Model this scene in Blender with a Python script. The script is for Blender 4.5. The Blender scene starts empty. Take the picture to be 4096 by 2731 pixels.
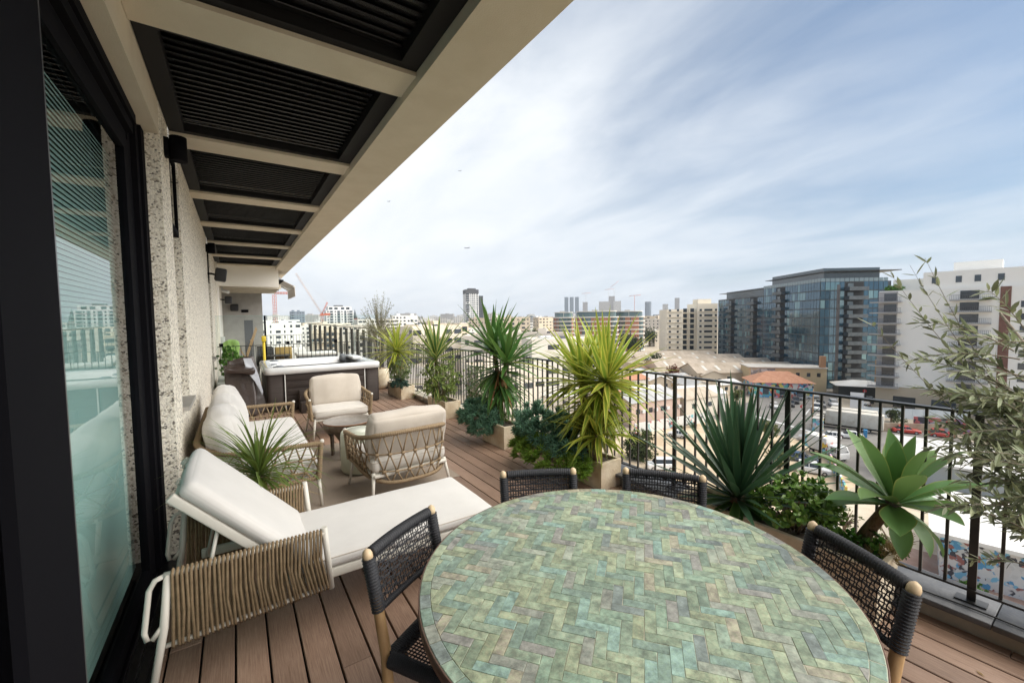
import bpy, math, random
from mathutils import Vector, Matrix
R = math.radians
rnd = random.Random(7)
sc = bpy.context.scene
# ---------------------------------------------------------------- camera
cam_d = bpy.data.cameras.new('camera'); cam = bpy.data.objects.new('camera', cam_d)
sc.collection.objects.link(cam); sc.camera = cam
cam_d.sensor_width = 36.0; cam_d.lens = 14.674; cam_d.clip_start = 0.05; cam_d.clip_end = 20000
_y, _p, _r = 0.5835, -0.0554, -0.01242
_right = Vector((math.cos(_y), -math.sin(_y), 0))
_fwd = Vector((math.sin(_y)*math.cos(_p), math.cos(_y)*math.cos(_p), math.sin(_p)))
_up = _right.cross(_fwd)
_r2 = _right*math.cos(_r) + _up*math.sin(_r); _u2 = -_right*math.sin(_r) + _up*math.cos(_r)
cam.matrix_world = Matrix(((_r2.x, _u2.x, -_fwd.x, 0), (_r2.y, _u2.y, -_fwd.y, 0), (_r2.z, _u2.z, -_fwd.z, 1.7), (0, 0, 0, 1)))
# ---------------------------------------------------------------- sky and sun
SUN_AZ, SUN_EL = R(138), R(44)          # azimuth from +Y towards +X
sundir = Vector((math.sin(SUN_AZ)*math.cos(SUN_EL), math.cos(SUN_AZ)*math.cos(SUN_EL), math.sin(SUN_EL)))
world = bpy.data.worlds.new('World'); sc.world = world; world.use_nodes = True
wn, wl = world.node_tree.nodes, world.node_tree.links
wn.clear()
def WN(t, **k):
    n = wn.new(t)
    for a, b in k.items(): setattr(n, a, b)
    return n
def wmath(op, a, b=None, clamp=False):
    n = WN('ShaderNodeMath', operation=op, use_clamp=clamp)
    for i, v in enumerate((a, b)):
        if v is None: continue
        if isinstance(v, (int, float)): n.inputs[i].default_value = v
        else: wl.new(v, n.inputs[i])
    return n.outputs[0]
w_out = WN('ShaderNodeOutputWorld'); w_bg = WN('ShaderNodeBackground')
w_bg.inputs['Strength'].default_value = 0.1
w_sky = WN('ShaderNodeTexSky', sky_type='NISHITA', sun_disc=False)
w_sky.sun_elevation = SUN_EL; w_sky.sun_rotation = SUN_AZ; w_sky.altitude = 20; w_sky.dust_density = 1.6; w_sky.ozone_density = 1.4
w_tc = WN('ShaderNodeTexCoord'); w_sep = WN('ShaderNodeSeparateXYZ'); wl.new(w_tc.outputs['Generated'], w_sep.inputs[0])
zc = wmath('ADD', wmath('MAXIMUM', w_sep.outputs[2], 0.0), 0.16)
w_cmb = WN('ShaderNodeCombineXYZ')
wl.new(wmath('DIVIDE', w_sep.outputs[0], zc), w_cmb.inputs[0]); wl.new(wmath('DIVIDE', w_sep.outputs[1], zc), w_cmb.inputs[1])
def wnoise(scale, det, rough, off, dist=0.0, stretch=(1, 1, 1), rot=0.0):
    mp = WN('ShaderNodeMapping'); mp.inputs['Location'].default_value = off; mp.inputs['Scale'].default_value = stretch
    mp.inputs['Rotation'].default_value = (0, 0, rot)
    wl.new(w_cmb.outputs[0], mp.inputs[0])
    n = WN('ShaderNodeTexNoise'); n.inputs['Scale'].default_value = scale; n.inputs['Detail'].default_value = det
    n.inputs['Roughness'].default_value = rough; n.inputs['Distortion'].default_value = dist
    wl.new(mp.outputs[0], n.inputs['Vector']); return n.outputs['Fac']
big = wnoise(0.42, 3, 0.5, (3.1, 1.7, 0), 0.3)
fine = wnoise(1.9, 7, 0.58, (0.4, 5.2, 0), 0.35, (1.0, 0.5, 1), R(-50))
w_dot = WN('ShaderNodeVectorMath', operation='DOT_PRODUCT'); wl.new(w_tc.outputs['Generated'], w_dot.inputs[0])
w_dot.inputs[1].default_value = Vector((math.sin(R(8))*.92, math.cos(R(8))*.92, .39))
glow = wmath('POWER', wmath('MAXIMUM', w_dot.outputs['Value'], 0.0), 3.0)
dens = wmath('ADD', wmath('ADD', wmath('MULTIPLY', big, 0.75), wmath('MULTIPLY', fine, 0.58)), wmath('MULTIPLY', glow, 0.52))
def wramp(v, p0, p1):
    m = WN('ShaderNodeMapRange', interpolation_type='SMOOTHSTEP'); m.inputs['From Min'].default_value = p0; m.inputs['From Max'].default_value = p1
    wl.new(v, m.inputs['Value']); return m.outputs[0]
hzn = wmath('POWER', wmath('SUBTRACT', 1.0, wmath('MAXIMUM', w_sep.outputs[2], 0.0), True), 7.0)
mask = wmath('MINIMUM', wramp(wmath('ADD', dens, wmath('MULTIPLY', hzn, 0.55)), 0.44, 1.16), 0.97)
w_cc = WN('ShaderNodeMix', data_type='RGBA')
wl.new(wmath('ADD', wmath('MULTIPLY', glow, 0.85), wmath('MULTIPLY_ADD' if False else 'MULTIPLY', wmath('SUBTRACT', fine, 0.38), 1.05), True), w_cc.inputs['Factor'])
w_cc.inputs['A'].default_value = (1.18, 1.42, 1.70, 1); w_cc.inputs['B'].default_value = (2.25, 2.30, 2.34, 1)
w_sc = WN('ShaderNodeMix', data_type='RGBA', blend_type='MULTIPLY'); w_sc.inputs['Factor'].default_value = 1.0
wl.new(w_sky.outputs[0], w_sc.inputs['A']); w_sc.inputs['B'].default_value = (0.185, 0.225, 0.25, 1)
w_mx = WN('ShaderNodeMix', data_type='RGBA'); wl.new(mask, w_mx.inputs['Factor']); wl.new(w_sc.outputs['Result'], w_mx.inputs['A']); wl.new(w_cc.outputs['Result'], w_mx.inputs['B'])
wl.new(w_mx.outputs['Result'], w_bg.inputs['Color']); wl.new(w_bg.outputs[0], w_out.inputs['Surface'])
sun_d = bpy.data.lights.new('sun', 'SUN'); sun_d.energy = 1.42; sun_d.angle = R(85); sun_d.color = (1.0, 0.93, 0.83)
sun = bpy.data.objects.new('sun', sun_d); sc.collection.objects.link(sun); sun.location = (20, 30, 60)
sun.rotation_euler = sundir.to_track_quat('Z', 'Y').to_euler()
vs = sc.view_settings; vs.view_transform = 'Standard'; vs.look = 'None'; vs.gamma = 1.0; vs.use_curve_mapping = False; vs.exposure = 2.28
cy = sc.cycles; cy.max_bounces = 7; cy.diffuse_bounces = 4; cy.glossy_bounces = 3; cy.transmission_bounces = 4; cy.transparent_max_bounces = 12
cy.caustics_reflective = False; cy.caustics_refractive = False; cy.sample_clamp_indirect = 6.0
# ---------------------------------------------------------------- helpers
C = sc.collection
def V(*a): return Vector(a)
class MB:
    """collects faces; build() links them as one mesh object"""
    def __init__(s): s.v = []; s.f = []; s.u = []; s.sm = []
    def add(s, vs, fs, smooth=False):
        o = len(s.v); s.v.extend([tuple(p) for p in vs]); s.f.extend([tuple(i+o for i in f) for f in fs]); s.sm.extend([smooth]*len(fs)); return s
    def box(s, x0, x1, y0, y1, z0, z1):
        return s.add([(x0,y0,z0),(x1,y0,z0),(x1,y1,z0),(x0,y1,z0),(x0,y0,z1),(x1,y0,z1),(x1,y1,z1),(x0,y1,z1)],
                     [(0,3,2,1),(4,5,6,7),(0,1,5,4),(1,2,6,5),(2,3,7,6),(3,0,4,7)])
    def obox(s, c, d, rot=None):
        hx, hy, hz = d[0]/2, d[1]/2, d[2]/2; c = Vector(c)
        ps = [Vector(p) for p in ((-hx,-hy,-hz),(hx,-hy,-hz),(hx,hy,-hz),(-hx,hy,-hz),(-hx,-hy,hz),(hx,-hy,hz),(hx,hy,hz),(-hx,hy,hz))]
        if rot is not None: ps = [rot @ p for p in ps]
        return s.add([c+p for p in ps], [(0,3,2,1),(4,5,6,7),(0,1,5,4),(1,2,6,5),(2,3,7,6),(3,0,4,7)])
    def tube(s, pts, r, n=6, closed=False, caps=True):
        pts = [Vector(p) for p in pts]; k = len(pts)
        if isinstance(r, (int, float)): r = [r]*k
        t = []
        for i in range(k):
            a = pts[(i-1) % k] if (closed or i) else pts[0]; b = pts[(i+1) % k] if (closed or i < k-1) else pts[-1]
            d = b-a; t.append(d.normalized() if d.length > 1e-9 else Vector((0,0,1)))
        ref = Vector((0,0,1)) if abs(t[0].z) < .9 else Vector((1,0,0))
        nrm = (ref - t[0]*ref.dot(t[0])).normalized(); vs = []
        for i in range(k):
            if i:
                nrm = nrm - t[i]*nrm.dot(t[i])
                nrm = nrm.normalized() if nrm.length > 1e-6 else t[i].orthogonal().normalized()
            bi = t[i].cross(nrm)
            for j in range(n):
                a = 2*math.pi*j/n; vs.append(pts[i] + nrm*(math.cos(a)*r[i]) + bi*(math.sin(a)*r[i]))
        fs = []
        for i in range(k if closed else k-1):
            a = i*n; b = ((i+1) % k)*n
            for j in range(n): fs.append((a+j, a+(j+1)%n, b+(j+1)%n, b+j))
        s.add(vs, fs, True)
        if caps and not closed:
            o = len(s.v)-len(vs)
            s.f.append(tuple(o+j for j in reversed(range(n)))); s.sm.append(False)
            s.f.append(tuple(o+(k-1)*n+j for j in range(n))); s.sm.append(False)
        return s
    def bar(s, a, b, w, h):
        a, b = Vector(a), Vector(b); d = (b-a); L = d.length; d.normalize()
        up = Vector((0,0,1)) if abs(d.z) < .95 else Vector((0,1,0))
        x = d.cross(up).normalized(); z = x.cross(d)
        rot = Matrix((x, d, z)).transposed()
        return s.obox((a+b)/2, (w, L, h), rot)
    def lathe(s, prof, n=24, c=(0,0,0), smooth=True, sx=1, sy=1, cap=True):
        vs = []; fs = []; k = len(prof)
        for (r, z) in prof:
            for j in range(n):
                a = 2*math.pi*j/n; vs.append((c[0]+r*sx*math.cos(a), c[1]+r*sy*math.sin(a), c[2]+z))
        for i in range(k-1):
            for j in range(n): fs.append((i*n+j, i*n+(j+1)%n, (i+1)*n+(j+1)%n, (i+1)*n+j))
        s.add(vs, fs, smooth); o = len(s.v)-len(vs)
        if cap and prof[0][0] > 1e-6: s.f.append(tuple(o+j for j in reversed(range(n)))); s.sm.append(False)
        if cap and prof[-1][0] > 1e-6: s.f.append(tuple(o+(k-1)*n+j for j in range(n))); s.sm.append(False)
        return s
    def rbox(s, c, d, r, seg=2, mid=1, puff=0.0, wob=0.0, seed=0, rot=None):
        """rounded box; puff swells the faces, wob dents them"""
        h = Vector((d[0]/2, d[1]/2, d[2]/2)); r = min(r, min(h)*.98); c = Vector(c); rr = random.Random(seed)
        ph = [rr.uniform(0, 6.3) for _ in range(6)]
        def ticks(hh):
            a = [-hh + r*(1-math.cos(math.pi/2*i/seg)) for i in range(seg)]
            inner = [-(hh-r) + 2*(hh-r)*i/mid for i in range(mid+1)]
            return a + inner + [-t for t in reversed(a)]
        tk = [ticks(h[i]) for i in range(3)]
        idx = {}; vs = []; fs = []
        def pt(i, j, k):
            key = (i, j, k)
            if key in idx: return idx[key]
            q = Vector((tk[0][i], tk[1][j], tk[2][k]))
            inn = Vector([max(-(h[a]-r), min(h[a]-r, q[a])) for a in range(3)])
            dd = q-inn; nv = dd.normalized() if dd.length > 1e-9 else Vector((0,0,0)); p = inn + nv*r
            if puff or wob:
                e = 1.0
                wts = [max(0.0, 1-(q[a]/h[a])**2) for a in range(3)]
                for a in range(3):
                    b1, b2 = (a+1) % 3, (a+2) % 3
                    p[a] += math.copysign(1, q[a])*abs(q[a]/h[a])*puff*wts[b1]*wts[b2]
                w = wob*(math.sin(q.x*17+ph[0])*math.sin(q.y*15+ph[1]) + .6*math.sin(q.x*33+q.z*21+ph[2])*math.sin(q.y*29+q.z*19+ph[3]))
                p += nv*w
            if rot is not None: p = rot @ p
            vs.append(c+p); idx[key] = len(vs)-1; return idx[key]
        nx, ny, nz = len(tk[0])-1, len(tk[1])-1, len(tk[2])-1
        for j in range(ny):
            for k in range(nz):
                fs.append((pt(0,j,k), pt(0,j,k+1), pt(0,j+1,k+1), pt(0,j+1,k))); fs.append((pt(nx,j,k), pt(nx,j+1,k), pt(nx,j+1,k+1), pt(nx,j,k+1)))
        for i in range(nx):
            for k in range(nz):
                fs.append((pt(i,0,k), pt(i+1,0,k), pt(i+1,0,k+1), pt(i,0,k+1))); fs.append((pt(i,ny,k), pt(i,ny,k+1), pt(i+1,ny,k+1), pt(i+1,ny,k)))
        for i in range(nx):
            for j in range(ny):
                fs.append((pt(i,j,0), pt(i,j+1,0), pt(i+1,j+1,0), pt(i+1,j,0))); fs.append((pt(i,j,nz), pt(i+1,j,nz), pt(i+1,j+1,nz), pt(i,j+1,nz)))
        return s.add(vs, fs, True)
    def prism(s, poly, z0, z1):
        n = len(poly); vs = [(p[0],p[1],z0) for p in poly] + [(p[0],p[1],z1) for p in poly]
        fs = [tuple(reversed(range(n))), tuple(range(n, 2*n))] + [(i,(i+1)%n,n+(i+1)%n,n+i) for i in range(n)]
        return s.add(vs, fs)
    def mesh(s, name, m):
        me = bpy.data.meshes.new(name); me.from_pydata(s.v, [], s.f)
        if any(s.sm): me.polygons.foreach_set('use_smooth', s.sm)
        if s.u:
            a = me.attributes.new('u', 'FLOAT', 'POINT'); a.data.foreach_set('value', s.u)
        me.update()
        if m is not None: me.materials.append(m)
        return me
    def build(s, name, m, parent=None, loc=None, rot=None):
        return link(name, s.mesh(name, m), parent, loc, rot)
def link(name, me, parent=None, loc=None, rot=None, scale=None):
    o = bpy.data.objects.new(name, me); C.objects.link(o)
    if parent is not None: o.parent = parent
    if loc is not None: o.location = loc
    if rot is not None: o.rotation_euler = rot
    if scale is not None: o.scale = scale
    return o
def tag(o, label=None, cat=None, group=None, kind=None):
    if label: o['label'] = label
    if cat: o['category'] = cat
    if group: o['group'] = group
    if kind: o['kind'] = kind
    return o
def thing(name, label, cat, loc=(0,0,0), rz=0, group=None):
    o = bpy.data.objects.new(name, None); C.objects.link(o); o.location = loc; o.rotation_euler = (0,0,rz); o.empty_display_size = .1
    return tag(o, label, cat, group)
def copy_tree(o, parent=None):
    c = o.copy(); C.objects.link(c); c.parent = parent
    for ch in o.children: copy_tree(ch, c)
    return c
def struct(name, parent=None):
    o = bpy.data.objects.new(name, None); C.objects.link(o); o.empty_display_size = .1; o['kind'] = 'structure'; return o
# ---------------------------------------------------------------- materials
MATS = {}
def mat(name, col=(.5,.5,.5), rough=.6, col2=None, scale=4, detail=4, stretch=(1,1,1), lo=.35, hi=.65, bump=0.0, bscale=60, bstretch=None,
        metal=0.0, spec=.5, rand=0.0, island=False, coord='Object', trans=0.0, sss=None, emit=None, coat=0.0, sheen=0.0, bdist=.01):
    if name in MATS: return MATS[name]
    m = bpy.data.materials.new(name); m.use_nodes = True; MATS[name] = m
    N, L = m.node_tree.nodes, m.node_tree.links; b = N['Principled BSDF']
    b.inputs['Roughness'].default_value = rough; b.inputs['Metallic'].default_value = metal; b.inputs['Specular IOR Level'].default_value = spec
    if coat: b.inputs['Coat Weight'].default_value = coat; b.inputs['Coat Roughness'].default_value = .15
    if sheen: b.inputs['Sheen Weight'].default_value = sheen
    tc = N.new('ShaderNodeTexCoord'); src = tc.outputs[coord]
    col = tuple(col)[:3]+(1,)
    out = None
    if col2 is not None:
        mp = N.new('ShaderNodeMapping'); mp.inputs['Scale'].default_value = stretch; L.new(src, mp.inputs[0])
        oi = N.new('ShaderNodeObjectInfo'); va = N.new('ShaderNodeVectorMath'); va.operation = 'SCALE'
        cb = N.new('ShaderNodeCombineXYZ'); L.new(oi.outputs['Random'], cb.inputs[0]); L.new(oi.outputs['Random'], cb.inputs[1]); L.new(cb.outputs[0], va.inputs[0]); va.inputs['Scale'].default_value = 37.0
        L.new(va.outputs[0], mp.inputs['Location'])
        nz = N.new('ShaderNodeTexNoise'); nz.inputs['Scale'].default_value = scale; nz.inputs['Detail'].default_value = detail; nz.inputs['Roughness'].default_value = .6
        L.new(mp.outputs[0], nz.inputs['Vector'])
        mr = N.new('ShaderNodeMapRange'); mr.inputs['From Min'].default_value = lo; mr.inputs['From Max'].default_value = hi; L.new(nz.outputs['Fac'], mr.inputs['Value'])
        mx = N.new('ShaderNodeMix'); mx.data_type = 'RGBA'; L.new(mr.outputs[0], mx.inputs['Factor']); mx.inputs['A'].default_value = col; mx.inputs['B'].default_value = tuple(col2)[:3]+(1,)
        out = mx.outputs['Result']
    if rand:
        hs = N.new('ShaderNodeHueSaturation')
        if out is None: hs.inputs['Color'].default_value = col
        else: L.new(out, hs.inputs['Color'])
        if island: rv = N.new('ShaderNodeNewGeometry').outputs['Random Per Island']
        else: rv = N.new('ShaderNodeObjectInfo').outputs['Random']
        mr = N.new('ShaderNodeMapRange'); mr.inputs['To Min'].default_value = 1-rand; mr.inputs['To Max'].default_value = 1+rand; L.new(rv, mr.inputs['Value']); L.new(mr.outputs[0], hs.inputs['Value'])
        out = hs.outputs[0]
    if out is None: b.inputs['Base Color'].default_value = col
    else: L.new(out, b.inputs['Base Color'])
    if bump:
        nb = N.new('ShaderNodeTexNoise'); nb.inputs['Scale'].default_value = bscale; nb.inputs['Detail'].default_value = 3
        mp = N.new('ShaderNodeMapping'); mp.inputs['Scale'].default_value = bstretch or (1,1,1); L.new(src, mp.inputs[0]); L.new(mp.outputs[0], nb.inputs['Vector'])
        bp = N.new('ShaderNodeBump'); bp.inputs['Strength'].default_value = bump; bp.inputs['Distance'].default_value = bdist; L.new(nb.outputs['Fac'], bp.inputs['Height']); L.new(bp.outputs[0], b.inputs['Normal'])
    if emit: b.inputs['Emission Color'].default_value = tuple(emit[:3])+(1,); b.inputs['Emission Strength'].default_value = emit[3]
    return m
def leafmat(name, mid, edge=None, epos=.7, rough=.4, var=.25, back=.35, island=True, soft=.12):
    """leaf: mid colour, optional margin colour across the blade (attribute u), per-leaf variation, light through the blade"""
    if name in MATS: return MATS[name]
    m = bpy.data.materials.new(name); m.use_nodes = True; MATS[name] = m
    N, L = m.node_tree.nodes, m.node_tree.links; b = N['Principled BSDF']; o = N['Material Output']
    b.inputs['Roughness'].default_value = rough; b.inputs['Specular IOR Level'].default_value = .4
    geo = N.new('ShaderNodeNewGeometry'); oi = N.new('ShaderNodeObjectInfo')
    out = None
    if edge is not None:
        at = N.new('ShaderNodeAttribute'); at.attribute_name = 'u'
        mr = N.new('ShaderNodeMapRange'); mr.interpolation_type = 'SMOOTHSTEP'; mr.inputs['From Min'].default_value = epos-soft; mr.inputs['From Max'].default_value = epos+soft; L.new(at.outputs['Fac'], mr.inputs['Value'])
        mx = N.new('ShaderNodeMix'); mx.data_type = 'RGBA'; L.new(mr.outputs[0], mx.inputs['Factor']); mx.inputs['A'].default_value = tuple(mid)+(1,); mx.inputs['B'].default_value = tuple(edge)+(1,); out = mx.outputs['Result']
    hs = N.new('ShaderNodeHueSaturation')
    if out is None: hs.inputs['Color'].default_value = tuple(mid)+(1,)
    else: L.new(out, hs.inputs['Color'])
    rv = geo.outputs['Random Per Island'] if island else oi.outputs['Random']
    mr = N.new('ShaderNodeMapRange'); mr.inputs['To Min'].default_value = 1-var; mr.inputs['To Max'].default_value = 1+var*1.2; L.new(rv, mr.inputs['Value']); L.new(mr.outputs[0], hs.inputs['Value'])
    ad = N.new('ShaderNodeMath'); ad.operation = 'FRACT'; ml = N.new('ShaderNodeMath'); ml.operation = 'MULTIPLY'; ml.inputs[1].default_value = 17.3; L.new(rv, ml.inputs[0]); L.new(ml.outputs[0], ad.inputs[0])
    mh = N.new('ShaderNodeMapRange'); mh.inputs['To Min'].default_value = .485; mh.inputs['To Max'].default_value = .515; L.new(ad.outputs[0], mh.inputs['Value']); L.new(mh.outputs[0], hs.inputs['Hue'])
    L.new(hs.outputs[0], b.inputs['Base Color'])
    tr = N.new('ShaderNodeBsdfTranslucent'); L.new(hs.outputs[0], tr.inputs['Color'])
    ms = N.new('ShaderNodeMixShader'); ms.inputs[0].default_value = back; L.new(b.outputs[0], ms.inputs[1]); L.new(tr.outputs[0], ms.inputs[2]); L.new(ms.outputs[0], o.inputs['Surface'])
    return m
def glassmat(name, tint=(.8,.9,.9), refl=1.0, rough=.0, ior=1.5):
    if name in MATS: return MATS[name]
    m = bpy.data.materials.new(name); m.use_nodes = True; MATS[name] = m
    N, L = m.node_tree.nodes, m.node_tree.links; N.remove(N['Principled BSDF']); o = N['Material Output']
    t = N.new('ShaderNodeBsdfTransparent'); t.inputs[0].default_value = tuple(tint)+(1,)
    g = N.new('ShaderNodeBsdfGlossy'); g.inputs['Roughness'].default_value = rough; g.inputs['Color'].default_value = (refl,refl,refl,1)
    fr = N.new('ShaderNodeFresnel'); fr.inputs['IOR'].default_value = ior
    ge = N.new('ShaderNodeNewGeometry'); iv = N.new('ShaderNodeMath'); iv.operation = 'SUBTRACT'; iv.inputs[0].default_value = 1.0; L.new(ge.outputs['Backfacing'], iv.inputs[1]); mu = N.new('ShaderNodeMath'); mu.operation = 'MULTIPLY'; L.new(fr.outputs[0], mu.inputs[0]); L.new(iv.outputs[0], mu.inputs[1])
    ms = N.new('ShaderNodeMixShader'); L.new(mu.outputs[0], ms.inputs[0]); L.new(t.outputs[0], ms.inputs[1]); L.new(g.outputs[0], ms.inputs[2]); L.new(ms.outputs[0], o.inputs['Surface'])
    return m
def pebblemat(name, scale=85, light=(.90,.845,.73), dark=(.20,.18,.15), mid=(.54,.48,.38), bump=.5):
    m = bpy.data.materials.new(name); m.use_nodes = True; MATS[name] = m
    N, L = m.node_tree.nodes, m.node_tree.links; b = N['Principled BSDF']; b.inputs['Roughness'].default_value = .75
    tc = N.new('ShaderNodeTexCoord'); vo = N.new('ShaderNodeTexVoronoi'); vo.inputs['Scale'].default_value = scale; L.new(tc.outputs['Object'], vo.inputs['Vector'])
    sp = N.new('ShaderNodeSeparateColor'); L.new(vo.outputs['Color'], sp.inputs[0])
    cr = N.new('ShaderNodeValToRGB'); L.new(sp.outputs[0], cr.inputs[0]); cr.color_ramp.interpolation = 'CONSTANT'
    e = cr.color_ramp.elements; e[0].position = 0; e[0].color = tuple(dark)+(1,); e[1].position = .09; e[1].color = tuple(mid)+(1,)
    q = e.new(.26); q.color = tuple(light)+(1,); q = e.new(.62); q.color = tuple(c*.86 for c in light)+(1,); q = e.new(.85); q.color = tuple(min(1, c*1.12) for c in light)+(1,)
    L.new(cr.outputs[0], b.inputs['Base Color'])
    bp = N.new('ShaderNodeBump'); bp.inputs['Strength'].default_value = bump; bp.inputs['Distance'].default_value = .006; bp.invert = True; L.new(vo.outputs['Distance'], bp.inputs['Height']); L.new(bp.outputs[0], b.inputs['Normal'])
    return m
# ---------------------------------------------------------------- terrace structure
plaster = mat('plaster', (.62,.555,.44), .85, (.68,.615,.50), scale=3, bump=.35, bscale=140, bdist=.006)
plaster_white = mat('white_plaster', (.84,.81,.74), .85, (.87,.84,.78), scale=2, bump=.2, bscale=120)
black_metal = mat('black_metal', (.006,.006,.008), .8, spec=.06, bump=.05, bscale=300)
rail_black = mat('rail_black', (.016,.016,.018), .42, (.03,.028,.026), scale=9)
pebble = pebblemat('pebble_render')
# deck boards along Y
def deckmat():
    m = bpy.data.materials.new('deck_board'); m.use_nodes = True
    N, L = m.node_tree.nodes, m.node_tree.links; b = N['Principled BSDF']
    tc = N.new('ShaderNodeTexCoord'); oi = N.new('ShaderNodeObjectInfo')
    cb = N.new('ShaderNodeCombineXYZ'); 
    ml = N.new('ShaderNodeMath'); ml.operation = 'MULTIPLY'; ml.inputs[1].default_value = 91; L.new(oi.outputs['Random'], ml.inputs[0]); L.new(ml.outputs[0], cb.inputs[0]); L.new(ml.outputs[0], cb.inputs[1])
    def nz(stretch, scale, det):
        mp = N.new('ShaderNodeMapping'); mp.inputs['Scale'].default_value = stretch; L.new(tc.outputs['Object'], mp.inputs[0]); L.new(cb.outputs[0], mp.inputs['Location'])
        n = N.new('ShaderNodeTexNoise'); n.inputs['Scale'].default_value = scale; n.inputs['Detail'].default_value = det; n.inputs['Roughness'].default_value = .65; L.new(mp.outputs[0], n.inputs['Vector']); return n.outputs['Fac']
    grain = nz((1, .018, 1), 260, 3); blot = nz((1, .35, 1), 5, 4); flake = nz((1, .09, 1), 150, 2)
    cr = N.new('ShaderNodeValToRGB'); e = cr.color_ramp.elements
    e[0].position = .30; e[0].color = (.165,.098,.066,1); e[1].position = .72; e[1].color = (.41,.285,.21,1); q = e.new(.5); q.color = (.285,.185,.132,1)
    mx = N.new('ShaderNodeMath'); mx.operation = 'MULTIPLY_ADD'; L.new(grain, mx.inputs[0]); mx.inputs[1].default_value = .55
    a2 = N.new('ShaderNodeMath'); a2.operation = 'MULTIPLY_ADD'; L.new(blot, a2.inputs[0]); a2.inputs[1].default_value = .32; 
    a3 = N.new('ShaderNodeMath'); a3.operation = 'MULTIPLY_ADD'; L.new(flake, a3.inputs[0]); a3.inputs[1].default_value = .25; a3.inputs[2].default_value = -.06
    L.new(a3.outputs[0], a2.inputs[2]); L.new(a2.outputs[0], mx.inputs[2]); L.new(mx.outputs[0], cr.inputs[0])
    hs = N.new('ShaderNodeHueSaturation'); L.new(cr.outputs[0], hs.inputs['Color']); mr = N.new('ShaderNodeMapRange'); mr.inputs['To Min'].default_value = .82; mr.inputs['To Max'].default_value = 1.2; L.new(oi.outputs['Random'], mr.inputs['Value']); L.new(mr.outputs[0], hs.inputs['Value'])
    L.new(hs.outputs[0], b.inputs['Base Color'])
    b.inputs['Roughness'].default_value = .52; b.inputs['Specular IOR Level'].default_value = .45
    bp = N.new('ShaderNodeBump'); bp.inputs['Strength'].default_value = .25; bp.inputs['Distance'].default_value = .003; L.new(grain, bp.inputs['Height']); L.new(bp.outputs[0], b.inputs['Normal'])
    return m
deck_m = deckmat()
deck = struct('deck')
MB().box(-.62, 3.3, -1.6, 13.9, -.20, -.045).build('joist_bed', mat('dark_bed', (.012,.010,.009), .95), deck)
_bm = {}
def board(x0, x1, y0, y1):
    key = (round(x1-x0, 3), round(y1-y0, 2))
    if key not in _bm:
        w, l = x1-x0, y1-y0; c = .003
        mb = MB(); mb.add([(0,0,-.025),(w,0,-.025),(w,l,-.025),(0,l,-.025),(0,0,-c),(w,0,-c),(w,l,-c),(0,l,-c),(c,c,0),(w-c,c,0),(w-c,l-c,0),(c,l-c,0)],
               [(0,3,2,1),(8,9,10,11),(0,1,5,4),(1,2,6,5),(2,3,7,6),(3,0,4,7),(4,5,9,8),(5,6,10,9),(6,7,11,10),(7,4,8,11)])
        _bm[key] = mb.mesh('board', deck_m)
    link('board', _bm[key], deck, (x0, y0, rnd.uniform(-.0012,.0008)))
lens_ = [2.4, 3.0, 3.6, 4.2]
for k in range(-3, 23):
    gx = -.0697+.145*k; x0, x1 = gx+.005, gx+.140
    x0 = max(x0, -.398); x1 = min(x1, 3.19)
    if x1-x0 < .02: continue
    y = -1.5-rnd.choice([0, .6, 1.2, 1.8, 2.4])
    while y < 13.85:
        l = rnd.choice(lens_); a = max(y, -1.5); b_ = min(y+l, 13.85)
        if b_-a > .05: board(x0, x1, a+.0015, b_-.0015)
        y += l
# parapet kerb with stone coping
par = struct('parapet')
MB().box(3.20, 3.44, -1.6, 13.9, -.30, .098).build('kerb', mat('kerb_render', (.36,.33,.28), .9, (.46,.43,.37), scale=6, bump=.3, bscale=80), par)
slate = mat('coping_slate', (.052,.055,.062), .5, (.105,.106,.108), scale=7, detail=6, bump=.15, bscale=60, lo=.4, hi=.7)
limest = mat('coping_limestone', (.52,.47,.38), .75, (.62,.57,.47), scale=7, detail=6, bump=.15, bscale=60)
cop = {}
for m_ in (slate, limest): cop[m_.name] = MB().rbox((.175, .49, .016), (.35, .976, .032), .004, 1).mesh('coping_slab', m_)
for i in range(16): link('coping_slab', cop['coping_slate' if i < 6 else 'coping_limestone'], par, (3.115, -1.6+i*.98+.003, .098))
# railing
rail = thing('railing', 'black steel terrace railing of slim vertical bars on a stone kerb', 'railing', (3.28, 0, .13))
MB().box(-.024, .024, -1.55, 13.6, 1.028, 1.042).build('top_rail', rail_black, rail)
MB().box(-.018, .018, -1.55, 13.6, .060, .072).build('bottom_rail', rail_black, rail)
_po = MB().box(-.008, .008, -.017, .017, .001, 1.027); _po.box(-.035, .035, -.06, .06, .0005, .009); _po = _po.mesh('post', rail_black)
_ba = MB().box(-.007, .007, -.007, .007, .073, 1.027).mesh('baluster', rail_black)
for k in range(-2, 15):
    yp = .46+.925*k; link('post', _po, rail, (0, yp, 0))
    for j in range(1, 9):
        yb = yp+.925*j/9
        if yb < 13.5: link('baluster', _ba, rail, (0, yb, 0))
cable = []
for i in range(24):
    t = i/23; cable.append((3.165+.04*math.sin(t*7)+.02*math.sin(t*17), -.6+2.6*t, .137+.003*math.sin(t*21)**2))
tag(MB().tube(cable, .0045, 5).build('power_cable', mat('cable_black', (.015,.015,.015), .5)), 'thin black cable lying on the grey coping along the railing', 'cable')
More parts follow.
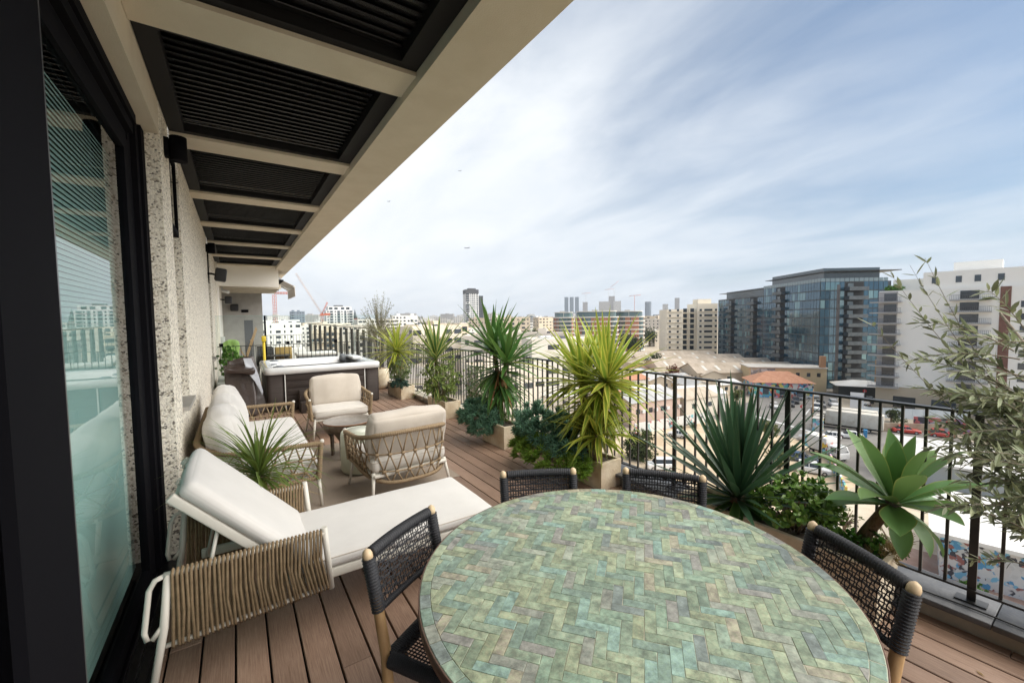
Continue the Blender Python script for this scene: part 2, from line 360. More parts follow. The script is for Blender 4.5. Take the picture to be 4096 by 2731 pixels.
# ---- building wall along the terrace
wall = thing('facade_wall', 'pebble-dash outside wall of the flat along the left of the terrace', 'wall', (-.40, 4, 0))
def wpart(name, x0, x1, y0, y1, z0, z1, m): return MB().box(x0+.40, x1+.40, y0-4, y1-4, z0, z1).build(name, m, wall)
wpart('pier', -.75, -.40, 3.90, 4.42, -.1, 3.55, pebble)
wpart('window_breast', -.75, -.402, 4.42, 5.08, -.1, .955, pebble)
wpart('wall_field', -.75, -.40, 5.08, 9.70, -.1, 3.55, pebble)
wpart('window_breast', -.75, -.402, 9.70, 10.6, -.1, .955, pebble)
wpart('wall_field', -.75, -.40, 10.6, 13.5, -.1, 3.55, pebble)
wpart('white_pier', -.75, -.36, 13.5, 14.6, -.1, 3.55, plaster_white)
wpart('lintel', -.75, -.40, -1.6, 3.898, 3.03, 3.55, plaster)
wpart('reveal_back', -.80, -.70, 4.42, 5.08, .955, 3.5, black_metal)
wpart('reveal_back', -.80, -.70, 9.70, 10.6, .955, 3.5, black_metal)
sill_m = mat('sill_stone', (.30,.29,.26), .5, (.38,.36,.33), scale=12)
for y0, y1 in ((4.40, 5.10), (9.68, 10.62)): wpart('window_sill', -.72, -.355, y0, y1, .957, .99, sill_m)
pane_dark = glassmat('window_glass', (.10,.13,.13), 1.0, 0, 1.9)
for y0, y1, lab in ((4.42, 5.08, 'small dark transom window high in the pebble wall by the nearer wall lamp'), (9.70, 10.6, 'small dark transom window in the pebble wall by the loudspeaker')):
    tw = thing('transom_window', lab, 'window', (-.415, y0, 2.5), 0, 'transom windows in the pebble wall')
    f = MB(); w = y1-y0
    f.box(-.03, .0, .003, .045, 0, .69); f.box(-.03, .0, w-.045, w-.003, 0, .69); f.box(-.03, .0, .045, w-.045, 0, .05); f.box(-.03, .0, .045, w-.045, .64, .69)
    f.build('frame', black_metal, tw)
    MB().box(-.02, -.012, .045, w-.045, .05, .64).build('pane', pane_dark, tw)
    MB().box(-.25, -.03, .003, w-.003, 0, .02).build('transom_bar', black_metal, tw)
# ---- sliding door
door = thing('sliding_door', 'tall black aluminium sliding glass door with blinds behind the glass', 'door', (-.5, 2, 0))
def dpart(name, x0, x1, y0, y1, z0, z1, m=black_metal, par_=None): return MB().box(x0+.5, x1+.5, y0-2, y1-2, z0, z1).build(name, m, par_ or door)
jm = MB()
for x0, x1, y0, y1 in ((-.70,-.482,3.78,3.898),(-.70,-.50,3.70,3.78),(-.70,-.53,3.62,3.70)): jm.box(x0+.5, x1+.5, y0-2, y1-2, 0, 3.03)
jm.build('jamb', black_metal, door)
hd = MB()
for x0, x1, z0, z1 in ((-.70,-.482,2.97,3.028),(-.70,-.50,2.91,2.97),(-.70,-.535,2.86,2.91)): hd.box(x0+.5, x1+.5, -1.5-2, 3.62-2, z0, z1)
hd.build('head_frame', black_metal, door)
th = MB(); th.box(-.70+.5, -.402+.5, -1.5-2, 3.898-2, -.09, -.012)
for x in (-.43, -.475, -.52, -.565, -.61): th.box(x+.5, x+.008+.5, -1.5-2, 3.62-2, -.012, .014)
th.build('threshold', mat('track_metal', (.02,.02,.022), .3, metal=.6), door)
s1 = dpart('sash_stile', -.50, -.44, 1.42, 1.80, .02, 2.9)
dpart('stile_edge', -.499, -.441, 1.801, 1.815, .02, 2.9, mat('edge_grey', (.16,.16,.165), .35, metal=.7))
dpart('sash_stile', -.49, -.45, -1.5, -1.2, .02, 2.9); dpart('sash_rail', -.50, -.44, -1.2, 1.42, .02, .12); dpart('sash_rail', -.50, -.44, -1.2, 1.42, 2.8, 2.9)
door_glass = glassmat('door_glass', (.88,.95,.94), .95, 0, 1.45)
dpart('glass_pane', -.474, -.466, -1.2, 1.42, .12, 2.8, glassmat('door_glass_dark', (.25,.29,.30), .9, 0, 1.6))
dpart('sash_stile', -.58, -.53, 3.50, 3.62, .02, 2.86); dpart('sash_stile', -.58, -.53, 1.60, 1.75, .02, 2.86)
dpart('sash_rail', -.58, -.53, 1.75, 3.50, .02, .10); dpart('sash_rail', -.58, -.53, 1.75, 3.50, 2.78, 2.86)
dpart('glass_pane', -.558, -.550, 1.75, 3.50, .10, 2.78, door_glass)
blind = thing('window_blind', 'teal grey horizontal slat blind behind the sliding door glass', 'blind', (-.62, 2.6, .1))
bs = MB()
for i in range(106): bs.add([(.006,-.95,i*.025),(-.004,-.95,i*.025+.0265),(-.004,1.0,i*.025+.0265),(.006,1.0,i*.025)], [(0,1,2,3)])
tag(bs.build('slats', mat('blind_teal', (.45,.57,.55), .6), blind), kind='stuff')
MB().box(-.02, .02, -.95, 1.0, 2.66, 2.72).build('head_rail', black_metal, blind)
room = struct('room_interior')
rm = MB(); rm.box(-3.2, -3.1, -2, 4, -.05, 3.1); rm.box(-3.1, -.71, -2, 4, -.09, -.03); rm.box(-3.1, -.76, -2, 4, 3.05, 3.1); rm.box(-3.1, -.76, 3.95, 4.05, -.03, 3.05); rm.box(-3.1, -.76, -2.05, -1.95, -.03, 3.05)
rm.build('room_shell', mat('room_paint', (.22,.24,.24), .8), room)
# ---- pergola roof
perg = thing('pergola', 'cream plaster pergola with black louvre panels over the terrace', 'pergola', (1.2, 4, 3.2))
def ppart(name, x0, x1, y0, y1, z0, z1, m): return MB().box(x0-1.2, x1-1.2, y0-4, y1-4, z0-3.2, z1-3.2).build(name, m, perg)
ppart('edge_beam', 1.03, 1.40, -1.6, 17.6, 3.2, 3.66, plaster)
YB = [.80, 2.63, 4.49, 6.33, 8.16, 10.0, 11.9, 13.72]
louv = mat('louvre_metal', (.012,.012,.014), .22, spec=.7); lfr = mat('louvre_frame', (.010,.010,.011), .6, spec=.2)
for i, y in enumerate(YB): ppart('cross_beam', -.398, 1.028, y, y+.30, 3.25, 3.62, plaster)
ppart('sky_cover', -.398, 1.028, -1.6, 13.9, 3.63, 3.66, black_metal)  # unseen sheet added above the louvres to keep out direct sky
_sl = MB(); _sl.obox((0,0,0), (1.2, .082, .006), Matrix.Rotation(R(16), 3, 'X')); _sl = _sl.mesh('slat', louv)
for y0, y1 in [(YB[i]+.302, YB[i+1]-.002) for i in range(len(YB)-1)] + [(-1.2, .798)]:
    pn = ppart('louvre_frame', -.397, -.29, y0, y1, 3.275, 3.36, lfr)
    mb = MB(); mb.box(.91-1.2, 1.027-1.2, y0-4, y1-4, .075, .16); mb.box(-.29-1.2, .91-1.2, y0-4, y0+.06-4, .075, .16); mb.box(-.29-1.2, .91-1.2, y1-.06-4, y1-4, .075, .16)
    mb.box(-.38-1.2, 1.0-1.2, y0+.03-4, y1-.03-4, .19, .20)  # cover over the slats, added to shut out direct sky
    mb.build('louvre_border', lfr, perg)
    n = max(4, int((y1-y0-.12)/.076)); 
    if y0 < 0: n = 8
    for j in range(n): link('slat', _sl, perg, (.30-1.2, (y1-.10-j*.076)-4, .130))
# deep fascia and the neighbour's lower roof
nb = thing('neighbour_roof', 'lower louvred roof of the neighbouring terrace behind a cream fascia', 'roof', (.3, 14, 2.7))
MB().box(-.66, .80, .06, .30, 0, .64).build('fascia', plaster_white, nb)
for i in range(4): MB().box(-.66, .95, 1.2+i*.85, 1.32+i*.85, .02, .16).build('rafter', plaster, nb)
MB().box(-.66, .95, .30, 4.3, .20, .24).build('roof_sheet', black_metal, nb)
nwall = thing('neighbour_wall', 'grey rendered end wall of the neighbouring terrace under the low roof', 'wall', (.2, 18, 0))
gry = mat('grey_render', (.30,.285,.265), .9, (.36,.345,.32), scale=4, bump=.3, bscale=120)
MB().box(-1.0, .64, 0, .25, 0, 2.9).build('end_wall', gry, nwall); MB().box(-1.0, -.58, -3.4, 0, 0, 3.2).build('side_wall', plaster_white, nwall)
MB().box(.05, .32, -.006, -.001, .05, 1.75).build('grey_door', mat('grey_door', (.10,.10,.105), .5), nwall)
MB().box(-.02, .20, -.03, -.001, 2.03, 2.13).build('vent_grille', black_metal, nwall)
# ---------------------------------------------------------------- furniture
def resample(path, step):
    pts = [Vector(p) for p in path]; out = [pts[0].copy()]; acc = 0.0
    for a, b in zip(pts, pts[1:]):
        d = (b-a).length
        if d < 1e-9: continue
        t = step-acc
        while t <= d: out.append(a + (b-a)*(t/d)); t += step
        acc = d-(t-step)
    return out
def at_frac(path, f):
    pts = [Vector(p) for p in path]; ls = [(b-a).length for a, b in zip(pts, pts[1:])]; L = sum(ls)*max(0, min(1, f))
    for a, b, l in zip(pts, pts[1:], ls):
        if L <= l: return a+(b-a)*(L/l if l else 0)
        L -= l
    return pts[-1].copy()
def wrap(mb, path, r, pitch=.019, n=8):
    ps = resample(path, pitch/3); rs = [r*(.80, 1.08, 1.08)[i % 3] for i in range(len(ps))]
    return mb.tube(ps, rs, n)
rope_m = mat('beige_rope', (.25,.178,.102), .85, (.34,.25,.155), scale=60, bump=.5, bscale=400)
rope_l = mat('taupe_rope', (.20,.138,.075), .85, (.285,.205,.12), scale=30, bump=.5, bscale=400)
white_metal = mat('cream_metal', (.66,.63,.56), .45)
fabric = mat('cream_fabric', (.58,.545,.495), .9, (.62,.585,.535), scale=5, bump=.35, bscale=900, sheen=.3, bdist=.002)
fabric2 = mat('beige_fabric', (.50,.445,.38), .9, (.54,.485,.42), scale=5, bump=.35, bscale=900, sheen=.3, bdist=.002)
fabric3 = mat('white_fabric', (.62,.60,.57), .9, (.66,.64,.61), scale=5, bump=.35, bscale=900, sheen=.3, bdist=.002)
def piping(parent, c, w, d, r_, nm='piping'):
    pts = []
    for cx, cy, a0 in ((w/2-r_,d/2-r_,0), (-w/2+r_,d/2-r_,90), (-w/2+r_,-d/2+r_,180), (w/2-r_,-d/2+r_,270)):
        for i in range(6): a = R(a0+90*i/5); pts.append((c[0]+cx+r_*math.cos(a), c[1]+cy+r_*math.sin(a), c[2]))
    MB().tube(pts, .0035, 5, closed=True).build(nm, fabric2, parent)
def lattice(top, bot, n, parent, rr=.0072, rows=(.42, .78), f0=0., f1=1.):
    mb = MB(); kn = MB()
    def P(f, v): f = f0+(f1-f0)*f; return at_frac(top, f)*(1-v) + at_frac(bot, f)*v
    K1 = [P((i+.5)/n, rows[0]) for i in range(n)]; K2 = [P(i/n, rows[1]) for i in range(n+1)]
    for i in range(n):
        for d in (.08, .92): mb.tube([P((i+d)/n, .02), K1[i]], rr, 5)
        mb.tube([K1[i], K2[i]], rr, 5); mb.tube([K1[i], K2[i+1]], rr, 5)
    for i in range(n+1):
        for d in (-.42, .42):
            if 0 <= i+d <= n: mb.tube([K2[i], P((i+d)/n, .98)], rr, 5)
    mb.tube([P(0, rows[0])]+K1+[P(1, rows[0])], rr, 5); mb.tube(K2, rr, 5)
    for k in K1+K2: kn.rbox(k, (.040, .040, .030), .014, 1)
    mb.build('rope_lattice', rope_m, parent); tag(kn.build('knots', rope_m, parent), kind='stuff')
def cushion(name, lab, loc, d, rot, m, seed, r=.042, puff=.032, wob=.007, cat='cushion', group=None):
    o = MB().rbox((0,0,0), d, r, 3, 9, puff, wob, seed).build(name, m, None, loc, rot); tag(o, lab, cat, group)
    hx, hy = d[0]/2, d[2]/2
    return o
def armchair(lab, loc, rz):
    t = thing('rope_armchair', lab, 'armchair', loc, rz, 'rope armchairs on the rug')
    top = []; bot = []
    for i in range(41):
        a = math.pi*i/40; c, s_ = math.cos(a), math.sin(a)
        x = -math.copysign(abs(c)**.62, c)*.43; y = -.05+abs(s_)**.75*.43; z = .575+.085*s_
        top.append((x, y, z)); bot.append((x*.93, y*.99-.01, .275-.085*s_))
    top = [(-.43,-.36,.56), (-.435,-.2,.57)] + top + [(.435,-.2,.57), (.43,-.36,.56)]
    bot = [(-.39,-.34,.275), (-.39,-.2,.275)] + bot + [(.39,-.2,.275), (.39,-.34,.275)]
    mb = wrap(MB(), top, .021); mb.build('top_rail', rope_m, t); wrap(MB(), bot, .018).build('bottom_rail', rope_m, t)
    for sx in (-1, 1):
        wrap(MB(), [(sx*.43,-.365,.575), (sx*.405,-.35,.27)], .020).build('arm_post', rope_m, t)
        MB().rbox((sx*.43,-.372,.575), (.034,.034,.034), .012, 1).build('post_cap', white_metal, t)
    lattice(top, bot, 17, t)
    for sx, y0, y1 in ((-1,-.33,-.38), (1,-.33,-.38), (-1,.26,.33), (1,.26,.33)):
        MB().tube([(sx*.36, y0, .29), (sx*.40, y1, 0)], [.018, .012], 8).build('leg', white_metal, t)
    MB().rbox((0,-.02,.262), (.74,.66,.03), .01, 1).build('seat_frame', white_metal, t)
    MB().rbox((0,-.045,.348), (.75,.66,.135), .05, 3, 7, .012, .002, 3).build('seat_cushion', fabric, t)
    piping(t, (0,-.045,.385), .752, .662, .05)
    return t
ac1 = armchair('beige rope armchair facing the camera in front of the hot tub', (1.25, 6.80, .007), 0)
cushion('back_cushion', 'beige back cushion standing on the armchair by the hot tub', (1.27, 6.98, .615), (.70,.17,.44), (R(-14),0,R(-3)), fabric2, 11, cat='cushion', group='loose back cushions on the armchairs')
ac2 = armchair('beige rope armchair with its knotted back to the camera', (1.34, 4.13, .007), math.pi-R(-4))
cushion('back_cushion', 'beige back cushion in the armchair that turns its back', (1.36, 3.95, .60), (.74,.17,.44), (R(13),0,R(4)), fabric2, 5, cat='cushion', group='loose back cushions on the armchairs')
# sofa
sofa = thing('rope_sofa', 'long cream sofa with beige knotted rope arms against the wall', 'sofa', (0,0,0))
def arc(cx, cy, r, a0, a1, z0, z1, n=7): return [(cx+r*math.cos(R(a0+(a1-a0)*i/n)), cy+r*math.sin(R(a0+(a1-a0)*i/n)), z0+(z1-z0)*i/n) for i in range(n+1)]
stop = [(.60,4.10,.585), (.10,4.10,.595)] + arc(-.02,4.40,.30,-90,-180,.60,.68) + arc(-.02,6.05,.30,180,90,.68,.60) + [(.10,6.35,.595), (.60,6.35,.585)]
sbot = [(.57,4.12,.265), (.10,4.12,.265)] + arc(-.02,4.40,.28,-90,-180,.265,.265) + arc(-.02,6.05,.28,180,90,.265,.265) + [(.10,6.33,.265), (.57,6.33,.265)]
wrap(MB(), stop, .023).build('top_rail', rope_m, sofa); wrap(MB(), sbot, .020).build('bottom_rail', rope_m, sofa)
for y in (4.10, 6.35):
    wrap(MB(), [(.605,y,.60), (.575,y,.26)], .022).build('arm_post', rope_m, sofa); MB().rbox((.612,y,.602), (.036,.036,.036), .012, 1).build('post_cap', white_metal, sofa)
lattice(stop, sbot, 6, sofa, .0075, f0=0, f1=.165); lattice(stop, sbot, 6, sofa, .0075, f0=.835, f1=1); lattice(stop, sbot, 12, sofa, .006, f0=.165, f1=.835)
for x, y in ((.575,4.12), (.575,6.33), (-.20,4.2), (-.20,6.25)): MB().tube([(x,y,.27), (x+.02,y-.03 if y < 5 else y+.03,0.007)], [.018,.012], 8).build('leg', white_metal, sofa)
MB().box(-.2,.56,4.15,6.3,.25,.275).build('seat_frame', white_metal, sofa)
MB().rbox((.19,5.225,.352), (.80,2.13,.15), .05, 3, 9, .012, .002, 4).build('seat_cushion', fabric3, sofa)
piping(sofa, (.19,5.225,.392), .803, 2.133, .05)
for i, (y, l) in enumerate(((4.52,'cream back cushion at the near end of the sofa behind the grass plant'), (5.22,'cream back cushion in the middle of the sofa'), (5.92,'cream back cushion at the far end of the sofa'))):
    cushion('back_cushion', l, (-.10, y, .655), (.72,.22,.50), (R(-15),0,R(90)), fabric3, 20+i, r=.07, puff=.055, wob=.008, group='loose back cushions along the sofa')
# rug
tag(MB().rbox((.82,5.06,.0035), (2.28,2.08,.007), .002, 1).build('rug', mat('rug_weave', (.27,.215,.165), .95, (.36,.295,.235), scale=160, detail=2, stretch=(1,1.6,1), bump=.6, bscale=260)), 'flat woven taupe rug under the sofa and armchairs', 'rug')
# coffee table
brz = mat('bronze_patina', (.10,.070,.045), .45, (.17,.13,.10), scale=14, metal=.35); rust = mat('rust_rim', (.26,.11,.045), .6); topm = mat('bronze_top', (.24,.21,.18), .38, (.32,.29,.255), scale=16)
ct = thing('coffee_table', 'round dark bronze coffee table with a rusty rim and flat legs', 'table', (1.13,5.47,.007))
MB().lathe([(.0,.44),(.292,.44),(.297,.447),(.285,.447),(.285,.444),(0,.444)], 40).build('top', topm, ct)
MB().lathe([(.287,.4445),(.300,.4445),(.300,.436),(.287,.436),(.287,.4445)], 40, cap=False).build('rim', rust, ct)
MB().lathe([(.295,.435),(.293,.37),(.27,.33),(.265,.33),(.285,.37),(.287,.435),(.295,.435)], 40, cap=False).build('apron', brz, ct)
for a in (45, 135, 225, 315):
    ca, sa = math.cos(R(a+12)), math.sin(R(a+12)); rt = Matrix.Rotation(R(a+12), 3, 'Z'); mb = MB()
    vs = [rt @ Vector(p) for p in ((.26,-.09,.38),(.285,-.09,.38),(.285,.09,.38),(.26,.09,.38),(.20,-.03,.24),(.225,-.03,.24),(.225,.03,.24),(.20,.03,.24),(.195,-.025,0),(.22,-.025,0),(.22,.025,0),(.195,.025,0))]
    mb.add(vs, [(0,1,2,3),(0,4,5,1),(1,5,6,2),(2,6,7,3),(3,7,4,0),(4,8,9,5),(5,9,10,6),(6,10,11,7),(7,11,8,4),(8,11,10,9)]).build('leg', brz, ct)
dr = thing('drum_side_table', 'pale green ceramic drum side table beside the bronze table', 'side table', (1.115,4.83,.007))
drm = mat('celadon', (.50,.53,.42), .45, (.60,.62,.51), scale=5, bump=.08, bscale=25)
MB().lathe([(.15,0),(.19,.012),(.205,.04),(.208,.2),(.204,.42),(.198,.45),(.185,.462),(.170,.464),(.165,.458),(0,.458)], 40).build('drum', drm, dr)
MB().lathe([(.0,.4585),(.150,.4585),(.152,.463),(.0,.463)], 40).build('tray_top', mat('celadon_top', (.62,.64,.54), .35), dr)
# ---- lounger
lg = thing('sun_lounger', 'cream cushioned sun lounger with taupe rope arm panels and raised back', 'lounger', (.5,2.75,0))
def lp(name, mb, m): 
    mb.v = [(p[0]-.5, p[1]-2.75, p[2]) for p in mb.v]; return mb.build(name, m, lg)
for y in (2.435, 3.085): lp('side_rail', MB().rbox((.60,y,.305), (1.66,.03,.055), .008, 1), white_metal)
lp('end_rail', MB().rbox((1.425,2.76,.305), (.03,.68,.055), .008, 1), white_metal)
for x in (.2, .5, .8, 1.1): lp('seat_slat', MB().rbox((x,2.76,.318), (.06,.64,.012), .003, 1), white_metal)
for y in (2.45, 3.07): lp('front_leg', MB().tube([(1.32,y,.29),(1.35,y,0)], [.017,.013], 8), white_metal)
def roty(a): return Matrix.Rotation(a, 3, 'Y')
ang = math.atan2(.55, .52)
lp('seat_cushion', MB().rbox((.835,2.76,.372), (1.20,.685,.082), .032, 3, 8, .010, .0015, 8), fabric3)
piping(lg, (.335,.01,.395), 1.20, .685, .038)
bc = Vector((.255,0,.365)); u_ = Vector((-math.cos(ang),0,math.sin(ang))); n_ = Vector((math.sin(ang),0,math.cos(ang)))
cc = bc + u_*.375 + n_*.035; lp('back_cushion', MB().rbox((cc.x,2.76,cc.z), (.76,.67,.085), .035, 3, 8, .010, .0015, 9, roty(ang)), fabric3)
cf = bc + u_*.37 - n_*.030
for y in (2.45, 3.07): lp('back_frame_side', MB().rbox((cf.x,y,cf.z), (.78,.032,.045), .008, 1, rot=roty(ang)), white_metal)
for t in (.02, .38, .72):
    q = bc+u_*t-n_*.03; lp('back_frame_bar', MB().rbox((q.x,2.76,q.z), (.035,.60,.03), .008, 1, rot=roty(ang)), white_metal)
for y in (2.62, 2.9):
    q = bc+u_*.735+n_*.02; lp('cushion_tie', MB().tube([q+V(.0,y,0)+V(-.005,0,0), q+V(-.03,y,.012), q+V(-.045,y,-.012), q+V(-.02,y,-.03)], .005, 5), white_metal)
q = bc+u_*.5-n_*.03
for y in (2.47, 3.05): lp('back_strut', MB().tube([(q.x,y,q.z), (-.20,y,.30)], .009, 6), white_metal)
for s_, y in ((-1, 2.372), (1, 3.128)):
    lp('arm_tube', MB().tube([(-.315,y,.572),(.355,y,.572)], .014, 8), white_metal)
    lp('lower_tube', MB().tube([(-.325,y+.02*-s_,.235),(.375,y+.02*-s_,.262)], .011, 8), white_metal)
    lp('front_post', MB().tube([(.348,y,.60),(.378,y-.02*s_,.245)], [.016,.015], 8), white_metal)
    lp('rear_leg', MB().tube([(-.300,y,.575),(-.325,y,.33),(-.385,y+.01*s_,0)], [.016,.017,.014], 8), white_metal)
    lp('handle_loop', MB().tube([(-.305,y,.572),(-.345,y,.560),(-.368,y,.52),(-.392,y,.335),(-.385,y,.30),(-.365,y,.295),(-.32,y,.355)], .0115, 8), white_metal)
    rp = MB(); rr = random.Random(3 if s_ < 0 else 4)
    for i in range(37):
        f = i/36; xt = -.285+.615*f; xb = -.295+.655*f + rr.uniform(-.005,.005); zb = .235+.027*f; yb = y-.02*s_; w = .016; j = rr.uniform(-.006,.006)
        zt = .572
        rp.tube([(xt,y-w,zt+.004),(xt+.003,y,zt+.020),(xt+.006,y+w,zt+.004),(xt+.004+j,(y+yb)/2+w,(zt+zb)/2),(xb+.006,yb+w*.9,zb),(xb+.003,yb,zb-.018),(xb,yb-w*.9,zb),(xt-.004+j*.8,(y+yb)/2-w*1.05,(zt+zb)/2+rr.uniform(-.04,.04))], .0068, 5, closed=True)
    lp('rope_panel', rp, rope_l)
# ---- dining table
dt = thing('dining_table', 'round dining table topped with green zellige tiles in herringbone', 'table', (1.178,1.05,0))
TR = .752
MB().lathe([(0,.70),(TR-.02,.70),(TR,.712),(TR,.7475),(TR-.004,.7475),(TR-.004,.744),(0,.744)], 96).build('table_edge', mat('table_edge', (.15,.085,.06), .5, metal=.3), dt)
MB().lathe([(0,.7442),(TR-.0045,.7442),(TR-.0045,.7478),(0,.7478)], 96).build('grout_bed', mat('grout', (.42,.40,.30), .85, bump=.2, bscale=200), dt)
MB().lathe([(.30,0),(.31,.015),(.30,.03),(.10,.05),(.075,.12),(.07,.6),(.12,.68),(.30,.70)], 32).build('pedestal', brz, dt)
def tilemat(name, island):
    m = bpy.data.materials.new(name); m.use_nodes = True; N, L = m.node_tree.nodes, m.node_tree.links; b = N['Principled BSDF']
    rv = N.new('ShaderNodeNewGeometry').outputs['Random Per Island'] if island else N.new('ShaderNodeObjectInfo').outputs['Random']
    cr = N.new('ShaderNodeValToRGB'); cr.color_ramp.interpolation = 'CONSTANT'; e = cr.color_ramp.elements
    cols = [(.20,.27,.185),(.25,.32,.215),(.175,.275,.215),(.29,.335,.20),(.235,.245,.205),(.15,.215,.155),(.265,.36,.265),(.235,.225,.205),(.20,.295,.205),(.32,.375,.235),(.16,.20,.19),(.245,.305,.19),(.21,.345,.285),(.185,.245,.155),(.28,.31,.24),(.32,.29,.20),(.165,.25,.195),(.26,.295,.17)]
    cols = [tuple(min(.9, (v*.90+(sum(c)/3)*.10)*1.0*.86+.050*k_) for v, k_ in zip(c, (1.0,1.06,.72))) for c in cols]
    e[0].color = cols[0]+(1,); e[1].position = 1/len(cols); e[1].color = cols[1]+(1,)
    for i in range(2, len(cols)): q = e.new(i/len(cols)); q.color = cols[i]+(1,)
    L.new(rv, cr.inputs[0])
    tc = N.new('ShaderNodeTexCoord')
    ml = N.new('ShaderNodeMath'); ml.operation = 'MULTIPLY'; ml.inputs[1].default_value = 53; L.new(rv, ml.inputs[0]); cb = N.new('ShaderNodeCombineXYZ'); L.new(ml.outputs[0], cb.inputs[0]); L.new(ml.outputs[0], cb.inputs[2])
    mp = N.new('ShaderNodeMapping'); L.new(tc.outputs['Object'], mp.inputs[0]); L.new(cb.outputs[0], mp.inputs['Location'])
    n1 = N.new('ShaderNodeTexNoise'); n1.inputs['Scale'].default_value = 26; n1.inputs['Detail'].default_value = 6; n1.inputs['Roughness'].default_value = .72; L.new(mp.outputs[0], n1.inputs['Vector'])
    n2 = N.new('ShaderNodeTexNoise'); n2.inputs['Scale'].default_value = 90; n2.inputs['Detail'].default_value = 4; L.new(mp.outputs[0], n2.inputs['Vector'])
    m1 = N.new('ShaderNodeMapRange'); m1.inputs['From Min'].default_value = .36; m1.inputs['From Max'].default_value = .66; m1.inputs['To Min'].default_value = .55; m1.inputs['To Max'].default_value = 1.40; L.new(n1.outputs['Fac'], m1.inputs['Value'])
    hs = N.new('ShaderNodeHueSaturation'); L.new(cr.outputs[0], hs.inputs['Color']); L.new(m1.outputs[0], hs.inputs['Value'])
    mh = N.new('ShaderNodeMapRange'); mh.inputs['From Min'].default_value = .3; mh.inputs['From Max'].default_value = .7; mh.inputs['To Min'].default_value = .47; mh.inputs['To Max'].default_value = .535; L.new(n2.outputs['Fac'], mh.inputs['Value']); L.new(mh.outputs[0], hs.inputs['Hue'])
    L.new(hs.outputs[0], b.inputs['Base Color'])
    mr = N.new('ShaderNodeMapRange'); mr.inputs['To Min'].default_value = .28; mr.inputs['To Max'].default_value = .52; L.new(n2.outputs['Fac'], mr.inputs['Value']); L.new(mr.outputs[0], b.inputs['Roughness'])
    bp = N.new('ShaderNodeBump'); bp.inputs['Strength'].default_value = .35; bp.inputs['Distance'].default_value = .004; L.new(n1.outputs['Fac'], bp.inputs['Height']); L.new(bp.outputs[0], b.inputs['Normal'])
    return m
tile_m, tile_s = tilemat('zellige', False), tilemat('zellige_field', True)
def clip_circ(poly, r, n=72):
    for k in range(n):
        a = 2*math.pi*(k+.5)/n; nx, ny = math.cos(a), math.sin(a); out = []
        for i in range(len(poly)):
            p, q = poly[i], poly[(i+1) % len(poly)]; dp, dq = p[0]*nx+p[1]*ny-r, q[0]*nx+q[1]*ny-r
            if dp <= 0: out.append(p)
            if (dp < 0 < dq) or (dq < 0 < dp): t = dp/(dp-dq); out.append((p[0]+(q[0]-p[0])*t, p[1]+(q[1]-p[1])*t))
        poly = out
        if len(poly) < 3: return None
    return poly
tiles = []; W = .0345; G_ = .0005; ca, sa = math.cos(R(-51)), math.sin(R(-51)); rr = random.Random(12); rin = TR-.043
for m_ in range(-60, 61):
    for n2_ in range(-14, 15):
        ox, oy = m_*W+n2_*6*W+.011, m_*W+.007
        for (x0, x1, y0, y1) in ((0,3*W,0,W), (3*W,4*W,-2*W,W)):
            cx, cy = ox+(x0+x1)/2, oy+(y0+y1)/2
            if math.hypot(cx, cy) > TR+.05: continue
            j = lambda: rr.uniform(-.0011,.0011)
            pl = [(ox+x0+G_+j(), oy+y0+G_+j()), (ox+x1-G_+j(), oy+y0+G_+j()), (ox+x1-G_+j(), oy+y1-G_+j()), (ox+x0+G_+j(), oy+y1-G_+j())]
            pl = [(p[0]*ca-p[1]*sa, p[0]*sa+p[1]*ca) for p in pl]; pl = clip_circ(pl, rin)
            if pl:
                ar = abs(sum(pl[i][0]*pl[(i+1)%len(pl)][1]-pl[(i+1)%len(pl)][0]*pl[i][1] for i in range(len(pl))))/2
                if ar > 6e-5: tiles.append(pl)
a = 0.0
while a < 2*math.pi-.05:
    da = rr.uniform(.085,.125); b_ = min(a+da, 2*math.pi); g = .0016
    tiles.append([((rin+.002)*math.cos(a+g),(rin+.002)*math.sin(a+g)), ((TR-.006)*math.cos(a+g),(TR-.006)*math.sin(a+g)), ((TR-.006)*math.cos((a+b_)/2),(TR-.006)*math.sin((a+b_)/2)), ((TR-.006)*math.cos(b_-g),(TR-.006)*math.sin(b_-g)), ((rin+.002)*math.cos(b_-g),(rin+.002)*math.sin(b_-g))]); a = b_
def tile_mesh(mb, pl, loc):
    cx = sum(p[0] for p in pl)/len(pl); cy = sum(p[1] for p in pl)/len(pl); n = len(pl); h = .0030+rr.uniform(-.0005,.0006); tx, ty = rr.uniform(-.006,.006), rr.uniform(-.006,.006)
    o = (cx, cy) if loc else (0, 0); s2 = 1-.0016/max(.01, min(math.hypot(p[0]-cx, p[1]-cy) for p in pl))
    lo_ = [(p[0]-o[0], p[1]-o[1], 0) for p in pl]
    md_ = [(p[0]-o[0], p[1]-o[1], h-.0009+tx*(p[0]-cx)+ty*(p[1]-cy)) for p in pl]
    hi_ = [(cx+(p[0]-cx)*s2-o[0], cy+(p[1]-cy)*s2-o[1], h+tx*(p[0]-cx)+ty*(p[1]-cy)) for p in pl]
    z0 = 0 if loc else .7463
    vs = [(x, y, z+z0) for x, y, z in lo_+md_+hi_]
    fs = [tuple(range(2*n, 3*n))]+[(i,(i+1)%n,n+(i+1)%n,n+i) for i in range(n)]+[(n+i,n+(i+1)%n,2*n+(i+1)%n,2*n+i) for i in range(n)]
    mb.add(vs, fs); return (cx, cy, .7463)
def screen(p):
    q = cam.matrix_world.inverted() @ Vector(p); return (q.x/-q.z*417.4+512, 341-q.y/-q.z*417.4) if q.z < -.05 else (-1, -1)
